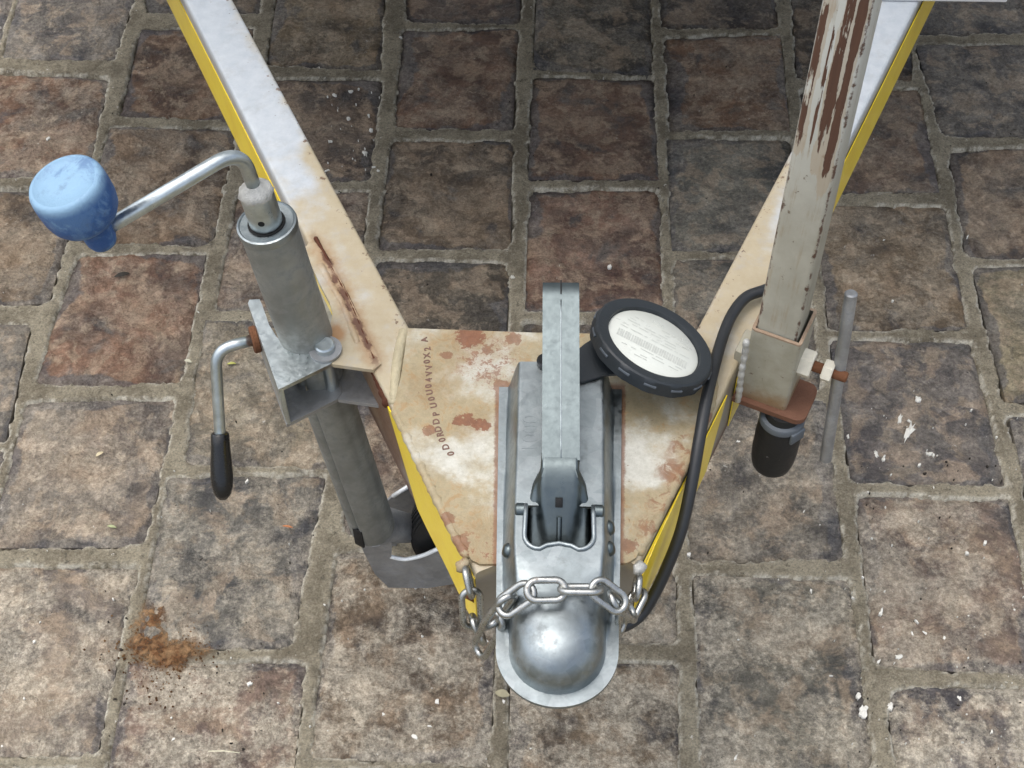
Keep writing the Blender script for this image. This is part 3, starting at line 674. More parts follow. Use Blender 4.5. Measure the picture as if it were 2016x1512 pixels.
# rolled lip round the opening
lip = [(OX0 - .001, OY1 - .001)] + [(OX0 - .001, OY0 + .03)] + arc(OX0 + .011, OY0 + .011, .0125, 180, 270, 6) + [(XC - .010, OY0 + .002), (XC, OY0 + .004), (XC + .010, OY0 + .002)] + arc(OX1 - .011, OY0 + .011, .0125, 270, 360, 6) + [(OX1 + .001, OY0 + .03), (OX1 + .001, OY1 - .001)]
make('opening_lip', *sweep([(x, y, .5456 + .004 * np.interp(y, [OY0, OY0 + .02, OY1 - .008, OY1 + .004], [.1, .35, .8, .6])) for x, y in lip], .0020, 8), M_GALV, coup, angle=180)
# cavity floor under the lever, coloured near-black for its shade
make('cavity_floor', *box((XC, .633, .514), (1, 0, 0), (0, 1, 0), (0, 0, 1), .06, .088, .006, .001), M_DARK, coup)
# pivot pin heads on the cheeks, rivets on the channel walls
for sx, y, z, r in ((-1, .628, .5440, .0060), (1, .628, .5440, .0060)):
    make('pivot_pin', *cyl((XC + sx * .0275, y, z), (XC + sx * .0365, y, z), r, 16), M_CAST, coup)
for sx in (-1, 1):
    for y in ((.600,) if sx < 0 else (.604, .624)):
        make('rivet_head', *lathe([(.0068, 0), (.0064, .003), (.0045, .0052), (0, .006)], (XC + sx * .0405, y, .525), (sx, 0, .35), 18), M_CAST, coup, angle=180)
# cast lever: two halves with a parting line
lev_parent = coup
a0, a1 = np.array([XC + .0005, .662, .560]), np.array([XC - .002, .812, .617])
dv = nrm(a1 - a0); up = nrm(np.cross([1, 0, 0], dv)); Lr = np.linalg.norm(a1 - a0)
side = [(.001, -.010), (Lr - .010, -.010), (Lr - .003, -.007), (Lr, -.001), (Lr - .001, .006), (Lr - .007, .0098), (Lr - .016, .0108), (.002, .0108)]
b = MB().add(*prism(side, a0 + np.array([-.0157, 0, 0]), dv, up, .0312, .0058, 5, 'sharp'))
lever = b.build('coupler_lever', M_CAST, coup, angle=38)
b = MB().add(*sweep([a0 + dv * t + up * .0104 for t in np.linspace(.002, Lr - .018, 12)], .0008, 6))
b.build('parting_seam', M_GALV, coup, angle=180)
make('end_notch', *box(a0 + dv * (Lr - .0065) + up * .0096, np.cross(dv, up), dv, up, .0013, .0125, .0030, .0003), M_DARK, coup)  # dark sliver painted for the recessed end seam
# lever root: the bar bends down into broad shoulders that drop into the opening
stn = [(.668, .5715, .0154, .0154, .0), (.660, .5718, .0156, .0154, .0), (.653, .5695, .0160, .0152, .001), (.647, .5655, .0185, .0150, .0055), (.640, .5590, .0222, .0146, .0070), (.632, .5508, .0244, .0132, .0062),
       (.623, .5418, .0254, .0105, .0050), (.613, .5325, .0258, .0070, .0038), (.606, .5268, .0260, .0045, .0022), (.6025, .5235, .0258, .0030, .0014)]
v = []; f = []; K = 33
for i, (y, z, w, rw, dr) in enumerate(stn):
    p = stn[max(0, i - 1)]; q = stn[min(len(stn) - 1, i + 1)]; t = nrm((0, q[0] - p[0], q[1] - p[1])); nn = np.array([0, -t[2], t[1]]); nn = nn if nn[2] > 0 else -nn
    for k in range(K):
        u = -1 + 2 * k / (K - 1); x = u * w
        e = min(1, max(0, (abs(x) - rw) / max(.0022, (w - rw) * .55))); e = e * e * (3 - 2 * e)
        h = -dr * e - .0026 * max(0, (abs(u) - .86) / .14) ** 2
        v.append(np.array([XC - .0004 + x, y, z]) + nn * h)
    for k in (K - 1, 0): v.append(np.array([XC - .0004 + (w if k else -w), y, z]) - nn * .022 - nn * dr)
M2 = K + 2
for i in range(len(stn) - 1):
    for k in range(M2):
        j = (k + 1) % M2; f.append([i * M2 + k, i * M2 + j, (i + 1) * M2 + j, (i + 1) * M2 + k])
f.append(list(range(M2))[::-1]); f.append([(len(stn) - 1) * M2 + k for k in range(M2)])
b = MB().add(v, f)
b.add(*sweep([(XC, .6225, .5432), (XC, .613, .5350), (XC, .6050, .5280)], .0022, 8))
root_o = b.build('lever_root', M_CAST, coup, angle=50)
bm = bmesh.new(); bm.from_mesh(root_o.data); bmesh.ops.recalc_face_normals(bm, faces=bm.faces[:]); bm.to_mesh(root_o.data); bm.free(); root_o.data.set_sharp_from_angle(angle=rad(50))
make('latch_slot', *box((XC - .0005, .6315, .5512), (1, 0, 0), nrm((0, 1, .95)), nrm((0, -.95, 1)), .0060, .0080, .0030, .0004), M_DARK, coup)  # near-black box paints the shade of the square hole
# raised letters pressed into the channel top, only just legible
text_mesh('1000', .020, M_GALV, 'embossed_mark', coup, (XC - .0250, .705, .5452), (0, 1, 0), (-1, 0, 0), .00025)
# strap stud left of the lever
sb = U(1074, 717, .545); make('bolt_head', *cyl(sb, sb + [0, 0, .007], .0080, 18), M_BLACK, coup)

# ------------------------------------------------------------------ jockey wheel clamp
cl = [(488, 597), (491, 590), (511, 589), (516, 600), (530, 640), (545, 664), (575, 688), (586, 689), (589, 699), (620, 688), (628, 677), (646, 676), (660, 688), (660, 705), (650, 717), (548, 767)]
clamp = make('jack_clamp', *flat_poly(cl, .504, .0045, .0010), M_ZINC, trailer, angle=30); clamp['label'] = 'bright zinc channel clamp that grips the jockey wheel tube'
XY = [U(x, y, .504) for x, y in cl]
low = [(p[0], p[1]) for p in XY]
make('clamp_flange', *prism(low, (0, 0, .4445), (1, 0, 0), (0, 1, 0), .0045, .001, 2, 'sharp'), M_FORK, clamp, angle=30)
wa, wb = XY[0], XY[-1]; wd = nrm(wb - wa); wl_ = np.linalg.norm(wb - wa); wn = np.cross(wd, [0, 0, 1])
if wn[0] > 0: wn = -wn
make('clamp_web', *box((wa + wb) / 2 * [1, 1, 0] + [0, 0, .4743] - wn * .0024, wd, np.cross([0, 0, 1], wd), (0, 0, 1), wl_ - .0008, .0045, .0545, .0008), M_ZINC, clamp)
g = [(616, 470), (601, 486), (612, 520), (630, 560), (649, 596), (655, 618), (650, 640), (637, 662), (632, 682), (640, 705), (655, 717), (735, 728), (750, 716), (738, 690), (700, 610), (660, 530)]
guss = make('clamp_gusset', *flat_poly(g, .5030, .0045, .0010), M_PAINT, clamp, angle=30)
gq = [U(x, y, .5035) for x, y in g]
make('clamp_gusset', *prism([(p[0], p[1]) for p in gq], (0, 0, .4440), (1, 0, 0), (0, 1, 0), .0045, .001, 2, 'sharp'), M_FORK, clamp, angle=30)
weld([(620, 466), (640, 505), (664, 548), (690, 598), (712, 650), (738, 712)], .5008, .0026, M_SEAM, clamp, .013, .12)
weld([(630, 520), (652, 560), (675, 600), (690, 640), (705, 680)], .5008, .0040, M_PAINT, clamp, .012, .3)
weld([(742, 728), (758, 765), (768, 800)], .491, .0065, M_SEAM, clamp, .012, .3)
pc = U(641, 690, .504)
make('clamp_pin', *lathe([(0, .010), (.0082, .010), (.0095, .0085), (.0095, .0005), (.0064, 0), (.0064, -.062), (0, -.062)], pc, (0, 0, 1), 20), M_ZINC, clamp)
tabp = [(pc[0] + .0155 * math.cos(t), pc[1] + .0155 * math.sin(t)) for t in np.linspace(0, 2 * math.pi, 25)[:-1]]
make('hinge_tab', *prism(tabp, (0, 0, .5042), (1, 0, 0), (0, 1, 0), .0028, .0006, 1, 'sharp'), M_FORK, clamp, angle=30)
# L handle
h0 = U(507, 667, .4760); hb = U(424, 688, .4770); he = U(433, 852, .395); ht = U(438, 966, .348)
make('clamp_handle', *sweep(fillet([h0, hb, he, he + (ht - he) * .4], .022, 10), .0057, 16), M_ZINC, clamp, angle=180)
make('handle_grip', *lathe([(0, 0), (.0078, 0), (.0090, .0012), (.0094, .012), (.0106, .030), (.0113, .045), (.0107, .055), (.0085, .0635), (.0045, .0685), (0, .0695)], he, ht - he, 24), M_BLACK, clamp, angle=50)
make('handle_washer', *cyl(h0 - nrm(hb - h0) * .001, h0 + nrm(hb - h0) * .006, .0135, 20), M_RUST, clamp)

# ------------------------------------------------------------------ square socket for the post
nR = -inR; c1 = np.array([.2236, .7942, 0]); SS = .0465; cs = c1 - nR * SS / 2 + dR * SS / 2
def sq(c, a, b, w): return [c - a * w / 2 - b * w / 2, c + a * w / 2 - b * w / 2, c + a * w / 2 + b * w / 2, c - a * w / 2 + b * w / 2]
def square_tube(c0, axis, X, Y, w, t, h, r=.003):
    X, Y, axis = (np.array(k, float) for k in (X, Y, axis)); prof = lambda ww, rr: [(sx * (ww / 2 - rr) + rr * math.cos(rad(a)), sy * (ww / 2 - rr) + rr * math.sin(rad(a))) for sx, sy, a00 in ((1, 1, 0), (-1, 1, 90), (-1, -1, 180), (1, -1, 270)) for a in (a00, a00 + 30, a00 + 60, a00 + 90)]
    O, I = prof(w, r), prof(w - 2 * t, max(.0006, r - t)); v = []; f = []; n = len(O); L = []
    hs = [0] + list(np.linspace(.002, h - .002, 10)) + [h]
    for k, hh in enumerate(hs):
        for (x, y) in O: v.append(c0 + X * x + Y * y + axis * hh); L.append((x, y, hh))
    for hh in (h, h - min(h, .08)):
        for (x, y) in I: v.append(c0 + X * x + Y * y + axis * hh); L.append((x, y, hh))
    m = len(hs)
    for k in range(m):
        for i in range(n):
            j = (i + 1) % n; f.append([k * n + i, k * n + j, (k + 1) * n + j, (k + 1) * n + i])
    f.append([(m + 1) * n + i for i in range(n)]); f.append(list(range(n))[::-1])
    return v, f, L
v, f, L = square_tube(cs + [0, 0, .463], (0, 0, 1), nR, dR, SS, .0030, .097, .0035)
sock = make('post_socket', v, f, M_SOCK, trailer, angle=40); sock['label'] = 'grey painted square socket welded to the right rail'
sp = [(-SS / 2 - .004, -SS / 2 - .006), (SS / 2 + .010, -SS / 2 - .006)] + arc(SS / 2 + .010, -SS / 2 + .004, .010, -90, 0, 4) + arc(SS / 2 + .010, SS / 2 - .014, .010, 0, 90, 4) + [(-SS / 2 - .004, SS / 2 - .004)]
make('foot_plate', *prism(sp, cs + [0, 0, .457], nR, dR, .006, .0012, 2, 'sharp'), M_RUSTP, sock, angle=30)
weld([(1470, 668), (1466, 700), (1459, 740), (1455, 775), (1452, 792)], [.556, .535, .51, .485, .47], .0028, M_WELDG, sock, .010, .5)
make('spacer_block', *box(cs - nR * (SS / 2 + .006) + [0, 0, .49], nR, dR, (0, 0, 1), .014, .030, .045, .002), M_SOCK, sock)
fc = cs + nR * SS / 2 + [0, 0, .512]
def hexnut(a, d, r, h): return lathe([(0, 0), (r * .92, 0), (r, .0012), (r, h - .0012), (r * .92, h), (0, h)], a, d, 6)
make('weld_nut', *hexnut(fc - nR * .002, nR, .0140, .0135), M_CREAM, sock, angle=25)
make('clamp_screw', *cyl(fc, fc + nR * .0440, .0052, 14), M_RUST, sock)
make('lock_nut', *hexnut(fc + nR * .0210, nR, .0110, .0095), M_CREAM, sock, angle=25)
tA, tB = np.array([.2643, .8238, .600]), np.array([.2700, .7820, .400]); tc_ = fc + nR * .0405; sh = tc_ - (tA + tB) / 2
make('tee_bar', *cyl(U(1676, 576, .6 + sh[2] * 0), U(1625, 906, .4), .0058, 18), M_FORK, sock)

# ------------------------------------------------------------------ load bed front lip just in view; the unseen box body is added for shade
yb = 1.3560
make('front_crossbar', *box((.02, yb + .021, .5262), (1, 0, 0), (0, 1, 0), (0, 0, 1), 1.0, .042, .050, .0015), M_BOX, trailer)
shade_box = MB().add(*box((.02, yb + .84, .526), (1, 0, 0), (0, 1, 0), (0, 0, 1), 1.96, 1.56, .03, .004))
for c, X, sx, sy in (((.02, yb + .07, 1.245), (1, 0, 0), 1.96, .022), ((-.95, yb + .84, 1.245), (0, 1, 0), 1.5, .022), ((.99, yb + .84, 1.245), (0, 1, 0), 1.5, .022)):
    shade_box.add(*box(c, X, np.cross([0, 0, 1], X), (0, 0, 1), sx, sy, 1.40, .004))
shade_box.build('shade_box_body', M_BOX, trailer)  # out of view; width and height set to darken the far paving

# ================================================================== jockey wheel
p0 = U(603, 662, .5)
AX = nrm((-.1, 0, 1))
def J(z): return p0 + (z - .5) * np.array([-.1, 0, 1])
jack = empty('jockey_wheel', J(.03), 'galvanised trailer jockey wheel with blue crank knob, clamped to left rail', 'jockey wheel')
Xj, Yj, Zj = frame_from(AX, (1, 0, 0))
v = []; f = []; hs = [.156, .1575, .162, .30, .40, .44, .462, .47, .52, .58, .64, .650, .6525]; seg = 72
for z in hs:
    for i in range(seg):
        t = 2 * math.pi * i / seg; r = .0252
        if z < .465:
            for t0, dp, w in ((rad(245), .0036, .09), (rad(318), .0012, .2)):
                d = (t - t0 + math.pi) % (2 * math.pi) - math.pi; r -= dp * math.exp(-(d / w) ** 2)
        if z < .158: r -= .0015
        if z > .652: r -= .001
        v.append(J(z) + (Xj * math.cos(t) + Yj * math.sin(t)) * r)
for k in range(len(hs) - 1):
    for i in range(seg):
        j = (i + 1) % seg; f.append([k * seg + i, k * seg + j, (k + 1) * seg + j, (k + 1) * seg + i])
f.append([(len(hs) - 1) * seg + i for i in range(seg)]); f.append(list(range(seg))[::-1])
make('outer_tube', v, f, M_TUBE, jack, angle=40)
make('tube_cap', *lathe([(.0262, -.006), (.0266, -.001), (.0262, .0016), (.0245, .0022), (.0235, .0012), (.0150, .0006), (0, .0006)], J(.6525), AX, 40), M_GALV, jack, angle=30)
make('drain_slot', *box(J(.171) + nrm((-.55, -1, 0)) * .0246, nrm((1, -.55, 0)), (0, 0, 1), nrm((-.55, -1, 0)), .0125, .034, .003, .001), M_DARK, jack)  # slot drawn as a dark block, its shade in the colour
make('dark_ring', *lathe([(.0165, .0004), (.0165, .0012), (.0140, .0012)], J(.6535), AX, 32), M_DARK, jack)  # near-black ring round the foot of the crank collar
cb = J(.6545)
make('crank_collar', *lathe([(0, 0), (.0135, 0), (.0145, .001), (.0145, .036), (.0138, .0385), (.011, .0395), (0, .0395)], cb, AX, 32), M_ZINC, jack, angle=35)
make('pin_hole', *cyl(cb + AX * .0125 + nrm((.05, -1, 0)) * .0132, cb + AX * .0125 + nrm((.05, -1, 0)) * .0149, .0029, 12, .0002), M_DARK, jack)  # dark plug coloured like the shaded inside of a hole
# ragged white weld where the crank enters the collar
make('collar_weld', *lathe([(.0146, .034), (.0152, .037), (.0130, .0405), (.0075, .0445), (.006, .046)], cb, AX, 28, None, lambda t, h: 1 + .05 * math.sin(5 * t + h * 900) + .03 * math.sin(11 * t)), M_WELDG, jack, angle=180)
S0 = U(193, 459, .730); arm0 = cb + AX * .03; zt = cb + AX * .086
# the arm leaves at right angles to the screw
e1 = zt; e2 = S0
make('crank_arm', *sweep(fillet([arm0, e1, e2 + (e2 - e1) * .02], .030, 12), .0062, 18), M_ZINC, jack, angle=180)
kp = [(0, -.0135), (.006, -.0135), (.0105, -.011), (.0122, -.006), (.0126, .004), (.0130, .0105), (.0150, .0140), (.0200, .0168), (.0250, .0205), (.0282, .0262), (.0298, .0340), (.0301, .0420), (.0300, .0510), (.0294, .0562), (.0280, .0592), (.0256, .0604), (.0249, .0604), (.0242, .0594), (.0120, .0602), (0, .0604)]
AK = nrm((-.185, -.055, 1)); vk, fk = lathe(kp, S0, AK, 40)
lk = [(np.dot(np.array(q) - S0, Xj), np.dot(np.array(q) - S0, Yj), np.dot(np.array(q) - S0, AK)) for q in vk]
make('crank_knob', vk, fk, M_BLUE, jack, attrs={'loc': lk}, angle=60)
# fork and wheel
yn, yf = .838, .915
npx = [(697, 1036), (762, 1040), (772, 1072), (770, 1098), (800, 1104), (832, 1097), (862, 1084), (905, 1072), (912, 1140), (892, 1150), (842, 1158), (765, 1157), (738, 1130), (715, 1085)]
q = [V(x, y, (0, 1, 0), yn) for x, y in npx]
make('fork_plate', *prism([(p[0], p[2]) for p in q], (0, yn + .004, 0), (1, 0, 0), (0, 0, 1), .004, .0006, 1, 'sharp'), M_FORK, jack, angle=30)
q2 = [V(x, y, (0, 1, 0), yn - .0006) for x, y in [(768, 1100), (785, 1104), (802, 1105), (832, 1098), (862, 1085)]]
make('plate_edge', *sweep(catmull([p + [0, .0026, .0008] for p in q2], 6), .0026, 8), M_EDGE, jack, angle=180)
fpx = [(748, 1000), (772, 978), (803, 960), (840, 945), (900, 1010), (890, 1075), (820, 1040), (790, 1060), (772, 1085), (745, 1060)]
q = [V(x, y, (0, 1, 0), yf) for x, y in fpx]
make('fork_plate', *prism([(p[0], p[2]) for p in q], (0, yf + .004, 0), (1, 0, 0), (0, 0, 1), .004, .0006, 1, 'sharp'), M_FORK, jack, angle=30)
make('plate_edge', *sweep([V(x, y, (0, 1, 0), yf) + [0, .001, .001] for x, y in [(774, 979), (788, 970), (804, 960)]], .0028, 8), M_EDGE, jack, angle=180)
neck = [J(.158) + [0, 0, 0], (J(.13) + [.012, .02, 0]), J(.10) + [.03, .035, 0]]
make('fork_neck', *sweep(neck, [.022, .021, .017], 16), M_FORK, jack, angle=50)
wr_, ww = .100, .046; wc = np.array([-.152 + wr_ - .006, .877, wr_ + .001])
prof = [(wr_ * .55, -ww / 2), (wr_ * .86, -ww / 2 - .001), (wr_ * .95, -ww / 2 + .003)]
for k in range(7):
    a, b_ = -ww / 2 + .005 + k * .0055, -ww / 2 + .005 + k * .0055 + .0036
    cr = wr_ - .004 * ((a / (ww / 2)) ** 2); prof += [(cr - .0026, a - .0004), (cr, a + .0003), (cr, b_ - .0003), (cr - .0026, b_ + .0004)]
prof += [(wr_ * .95, ww / 2 - .003), (wr_ * .86, ww / 2 + .001), (wr_ * .55, ww / 2)]
wheel = make('wheel', *lathe([(0, -.012), (.02, -.012), (.022, -.005), (wr_ * .5, -.004), (wr_ * .56, -ww / 2 + .004), (wr_ * .58, -ww / 2), (wr_ * .58, ww / 2), (wr_ * .56, ww / 2 - .004), (wr_ * .5, .004), (.022, .005), (.02, .012), (0, .012)], wc, (0, 1, 0), 40), M_GREYP, jack)
make('tyre', *lathe(prof, wc, (0, 1, 0), 64), M_RUBBER, wheel, angle=40)
make('axle', *cyl(wc - [0, .045, 0], wc + [0, .046, 0], .006, 14), M_FORK, wheel)

# ================================================================== scraped square post
pb = np.array([.1849, .8148, .56]); pr_ = np.array([.2192, .7999, .56]); px_ = nrm(pr_ - pb); pw = .0385
top = U(1609, 0, .872) - pb; pax = nrm(top / top[2] * .3 + np.array([.002, -.004, 0])); pX = nrm(px_ - pax * (px_ @ pax)); pY = np.cross(pax, pX)
base = pb + pX * pw / 2 + pY * (pw / 2 + .0012) - pax * .022
v, f, L = square_tube(base, pax, pX, pY, pw, .0028, .52, .0045)
make('square_post', v, f, M_POST, None, attrs={'loc': L}, angle=40)
post = bpy.data.objects['square_post']; tag(post, 'dull grey square steel post scraped to rust, standing in the socket', 'post')

# ================================================================== black plug socket under the foot plate
ps = empty('plug_socket', (U(1535, 900, .42)), 'black plastic trailer plug socket hanging under the rusty foot plate', 'plug socket')
pt = U(1544, 806, .4570); pe = pt - [0, 0, .1]; yp = np.array([0, 0, -1.0])
make('socket_body', *lathe([(0, 0), (.0160, 0), (.0175, .012), (.0205, .016), (.0215, .022), (.0221, .036), (.0220, .064), (.0212, .078), (.0195, .087), (.0150, .092), (0, .094)], pt, yp, 32), M_RUBBER, ps, angle=40)
make('socket_collar', *lathe([(.0165, .008), (.0205, .009), (.0217, .011), (.0217, .0155), (.0200, .017), (.0165, .017)], pt, yp, 32), M_GREYP, ps, angle=40)
make('socket_lid', *box(pt + np.array([.0135, -.0165, -.020]), nrm((1, .75, 0)), (0, 0, 1), nrm((.75, -1, 0)), .017, .015, .004, .0018, 3), M_GREYP, ps)
make('body_slot', *box(pt + np.array([-.005, -.0200, -.052]), (1, -.2, 0), (0, 0, 1), (-.2, -1, 0), .013, .0022, .002, .0006), M_BLACK, ps)

# ================================================================== licence disc holder
zc = .552; dc = U(1288, 674, zc); fw = nrm(ray(1288, 674)); rt = nrm(np.cross(fw, (0, 0, 1))); upv = np.cross(rt, fw)
th = rad(55.5); ia = nrm(rt * .40 + upv * .917); dn = nrm(-fw * math.cos(th) + ia * math.sin(th))
hold = empty('licence_disc_holder', tuple(dc - dn * .01), 'round black licence disc holder strapped beside the coupler lever', 'disc holder')
rib = lambda t, h: 1 + (.012 if math.sin(18 * t) > .2 and h < 0 else 0)
make('holder_ring', *lathe([(0, -.014), (.053, -.014), (.0570, -.0115), (.0570, -.0012), (.0565, .0012), (.0548, .0024), (.0475, .0024), (.0450, .0014), (.0440, -.0022), (0, -.0024)], dc, dn, 112, None, lambda t, h: 1 + (.012 if (math.sin(14 * t) > .1 and -.0116 < h < -.0011) else 0)), M_DISC, hold, angle=35)
paper = make('paper_disc', *lathe([(0, 0), (.0430, 0), (.0438, -.0006)], dc - dn * .0016, dn, 48), M_PRINT, hold, angle=60)
# print on the disc: heading, rows of small print and one grey band
xd = nrm(U(1390, 712, zc) - U(1200, 668, zc)); xd = nrm(xd - dn * (xd @ dn)); yd = np.cross(dn, xd); od = dc - dn * .0015
text_mesh('RSA', .0075, M_INK, 'printed_heading', paper, od + yd * .0305 + xd * -.002, xd, yd, .00005)
b = MB(); rnd = random.Random(4)
for k, yy in enumerate([.024, .0195, .0155, .0115, .0075, .0035, -.0165, -.021, -.025, -.0285]):
    half = math.sqrt(max(0, .036 ** 2 - yy ** 2)); x = -half + rnd.uniform(0, .01)
    while x < half - .004:
        w = rnd.uniform(.003, .013); w = min(w, half - x)
        if rnd.random() < .66: b.add(*[[od + xd * (x + a) + yd * (yy + c) + dn * .00012 for a, c in ((0, 0), (w, 0), (w, .0011), (0, .0011))], [[0, 1, 2, 3]]])
        x += w + rnd.uniform(.001, .005)
b.build('printed_rows', M_INK, paper, smooth=False)
b = MB(); 
for k in range(30):
    x = -.034 + k * .0023; b.add([od + xd * (x + a) + yd * (-.0125 + c) + dn * .00012 for a, c in ((0, 0), (rnd.uniform(.0012, .0021), 0), (rnd.uniform(.0012, .0021), .0105), (0, .0105))], [[0, 1, 2, 3]])
b.build('printed_band', M_INK, paper, smooth=False)
# strap to the stud
make('holder_strap', *flat_poly([(1082, 702), (1135, 690), (1152, 676), (1175, 662), (1215, 700), (1218, 736), (1190, 738), (1145, 752), (1082, 732)], .5495, .0026, .0006), M_DISC, hold, angle=30)
make('holder_stem', *cyl(dc - dn * .013, dc - dn * .022 - np.array([.01, 0, .004]), .016, 18), M_DISC, hold)
for k in range(14):
    t = 2 * math.pi * (k + .3) / 14; Xh, Yh, Zh = frame_from(dn); rdir = Xh * math.cos(t) + Yh * math.sin(t)
    make('grip_slot', *box(dc + rdir * .0573 - dn * .0035, np.cross(dn, rdir), rdir, dn, .0115, .0022, .0022, .0005), M_GREYP, hold)
# ================================================================== cable
cp = [(1540, 548, .488), (1532, 560, .503), (1505, 571, .512), (1468, 586, .513), (1440, 622, .513), (1420, 672, .514), (1402, 738, .520), (1388, 800, .520), (1376, 870, .510), (1362, 950, .490), (1342, 1040, .462), (1316, 1110, .435), (1288, 1170, .41), (1258, 1214, .395), (1215, 1236, .40), (1160, 1225, .42)]
cab = make('cable', *sweep(catmull([U(x, y, z) for x, y, z in cp], 12), .0055, 16), M_CABLE, None, angle=180)
tag(cab, 'black rubber-sheathed cable curving down over the right rail behind the chain', 'cable')

# ================================================================== safety chain
chain = empty('safety_chain', (XC, .555, .545), 'steel safety chain draped over the coupler nose between both rail tips', 'chain')
def chain_link(a, b, roll, w=.0215, r=.0029, nrm_hint=None):
    """a,b: the two ends (outside), roll in degrees away from facing up towards the viewer"""
    a, b = np.array(a), np.array(b); d = nrm(b - a); L = np.linalg.norm(b - a); c = (a + b) / 2
    n = -nrm(c - C_CAM); n = nrm(n - d * (n @ d)); s = np.cross(d, n); A = rad(roll)
    s2 = s * math.cos(A) + n * math.sin(A)
    R = w / 2 - r; h = max(.001, L / 2 - r - R); path = []
    for i in range(13): t = -math.pi / 2 + math.pi * i / 12; path.append(c + d * (h + R * math.cos(t)) + s2 * R * math.sin(t))
    for i in range(13): t = math.pi / 2 + math.pi * i / 12; path.append(c + d * (-h + R * math.cos(t)) + s2 * R * math.sin(t))
    make('chain_link', *sweep(path, r, 10, closed=True), M_CHAIN, chain, angle=180)
def P3(x, y, z): return U(x, y, z)
LK = [((915, 1112, .503), (931, 1180, .484), 82), ((926, 1156, .490), (931, 1240, .452), 8), ((926, 1208, .462), (955, 1270, .440), 80), ((940, 1288, .452), (984, 1207, .520), 30),
      ((956, 1238, .506), (1008, 1168, .550), -62), ((978, 1206, .538), (1054, 1154, .5590), 10), ((1030, 1163, .5590), (1120, 1161, .5580), 4), ((1096, 1160, .5600), (1190, 1161, .5590), 74),
      ((1162, 1146, .5590), (1234, 1200, .540), 10), ((1200, 1172, .548), (1250, 1212, .506), 60), ((1226, 1186, .526), (1222, 1246, .478), 70), ((1230, 1226, .484), (1265, 1156, .490), 48), ((1250, 1186, .490), (1258, 1128, .500), 80)]
for a, b_, rl in LK: chain_link(P3(*a), P3(*b_), rl)
for x, y, dx_ in ((911, 1112, -1), (1259, 1118, 1)):
    c = U(x, y, .500); make('weld_blob', *lathe([(0, -.005), (.0055, -.003), (.0060, .000), (.0048, .0025), (0, .0040)], c, (dx_ * .4, -.3, 1), 16, None, lambda t, h: 1 + .22 * math.sin(2 * t + h * 500) + .1 * math.sin(5 * t)), M_PLATE if dx_ < 0 else M_WELDG, chain, angle=180)
make('chain_link', *sweep([U(918, 1190, .452) + [0, .010, 0], U(934, 1205, .44) + [0, .012, 0], U(938, 1190, .45) + [0, .012, 0]], .004, 8), M_RUST, chain, angle=180)

# ================================================================== small litter on the paving
def chip(n, boxes, mat, name, label, cat, smin, smax, zoff=.0012):
    b = MB(); rr = random.Random(5)
    for k in range(n):
        x0, y0, x1, y1, wgt = rr.choices(boxes, [q[4] for q in boxes])[0]
        c = U(rr.uniform(x0, x1), rr.uniform(y0, y1), 0); s = smin + (smax - smin) * rr.random() ** 4; a = rr.uniform(0, 6.3); m = rr.randint(6, 11); asp = rr.uniform(.35, 1)
        ring = []
        for i in range(m):
            t = 2 * math.pi * i / m; q = s * rr.uniform(.35, 1.2); u, w = q * math.cos(t), q * asp * math.sin(t)
            ring.append((c[0] + u * math.cos(a) - w * math.sin(a), c[1] + u * math.sin(a) + w * math.cos(a)))
        z = zoff + rr.uniform(-.0016, .0004)
        b.add([(x, y, z - .004) for x, y in ring] + [(x, y, z) for x, y in ring] + [(c[0], c[1], z + .0004)], [[i, (i + 1) % m, m + (i + 1) % m, m + i] for i in range(m)] + [[m + i, m + (i + 1) % m, 2 * m] for i in range(m)])
    o = b.build(name, mat, None, angle=25); tag(o, label, cat, kind='stuff'); return o
M_CHIP = m_plain('flaked_whitewash', (.66, .645, .58), .8, .3, .15, 200).m; M_GRIT = m_plain('dark_grit', (.03, .025, .02), .8, .2, .4, 200).m; M_SOIL = m_plain('orange_soil', (.235, .135, .062), .95, .1, .65, 120, bump=.003).m
M_SOIL2 = m_plain('brown_soil', (.10, .050, .022), .95, .1, .4, 90).m
chip(230, [(0, 0, 2016, 1512, 3), (1660, 740, 2016, 1512, 4), (1300, 820, 1700, 1250, 1.2), (640, 170, 760, 350, 1.6), (600, 1150, 1000, 1500, 1.2), (0, 900, 560, 1512, 1)], M_CHIP, 'whitewash_flakes', 'scattered white flakes of paint lying on the paving', 'flakes', .0008, .0046)
chip(170, [(0, 0, 2016, 1512, 2), (200, 1190, 520, 1500, 1.2), (1680, 900, 2016, 1512, .8)], M_GRIT, 'dark_grit', 'scattered dark grit and seed husks lying on the paving', 'grit', .0008, .0030)
fl = [(1790, 850, 12, 38, -28), (1772, 825, 6, 18, -20), (1830, 893, 10, 7, 0), (1725, 893, 6, 11, 10), (1740, 902, 5, 12, -15), (1808, 785, 10, 9, 0), (1700, 1400, 11, 16, -20), (1690, 1370, 8, 9, 0), (1752, 1390, 7, 10, 0), (1770, 1293, 9, 9, -40), (1735, 1205, 5, 14, -20), (1009, 545, 8, 7, 0), (718, 300, 8, 9, 0), (730, 255, 7, 6, 0), (788, 73, 6, 4, 0)]
b = MB(); rr = random.Random(8)
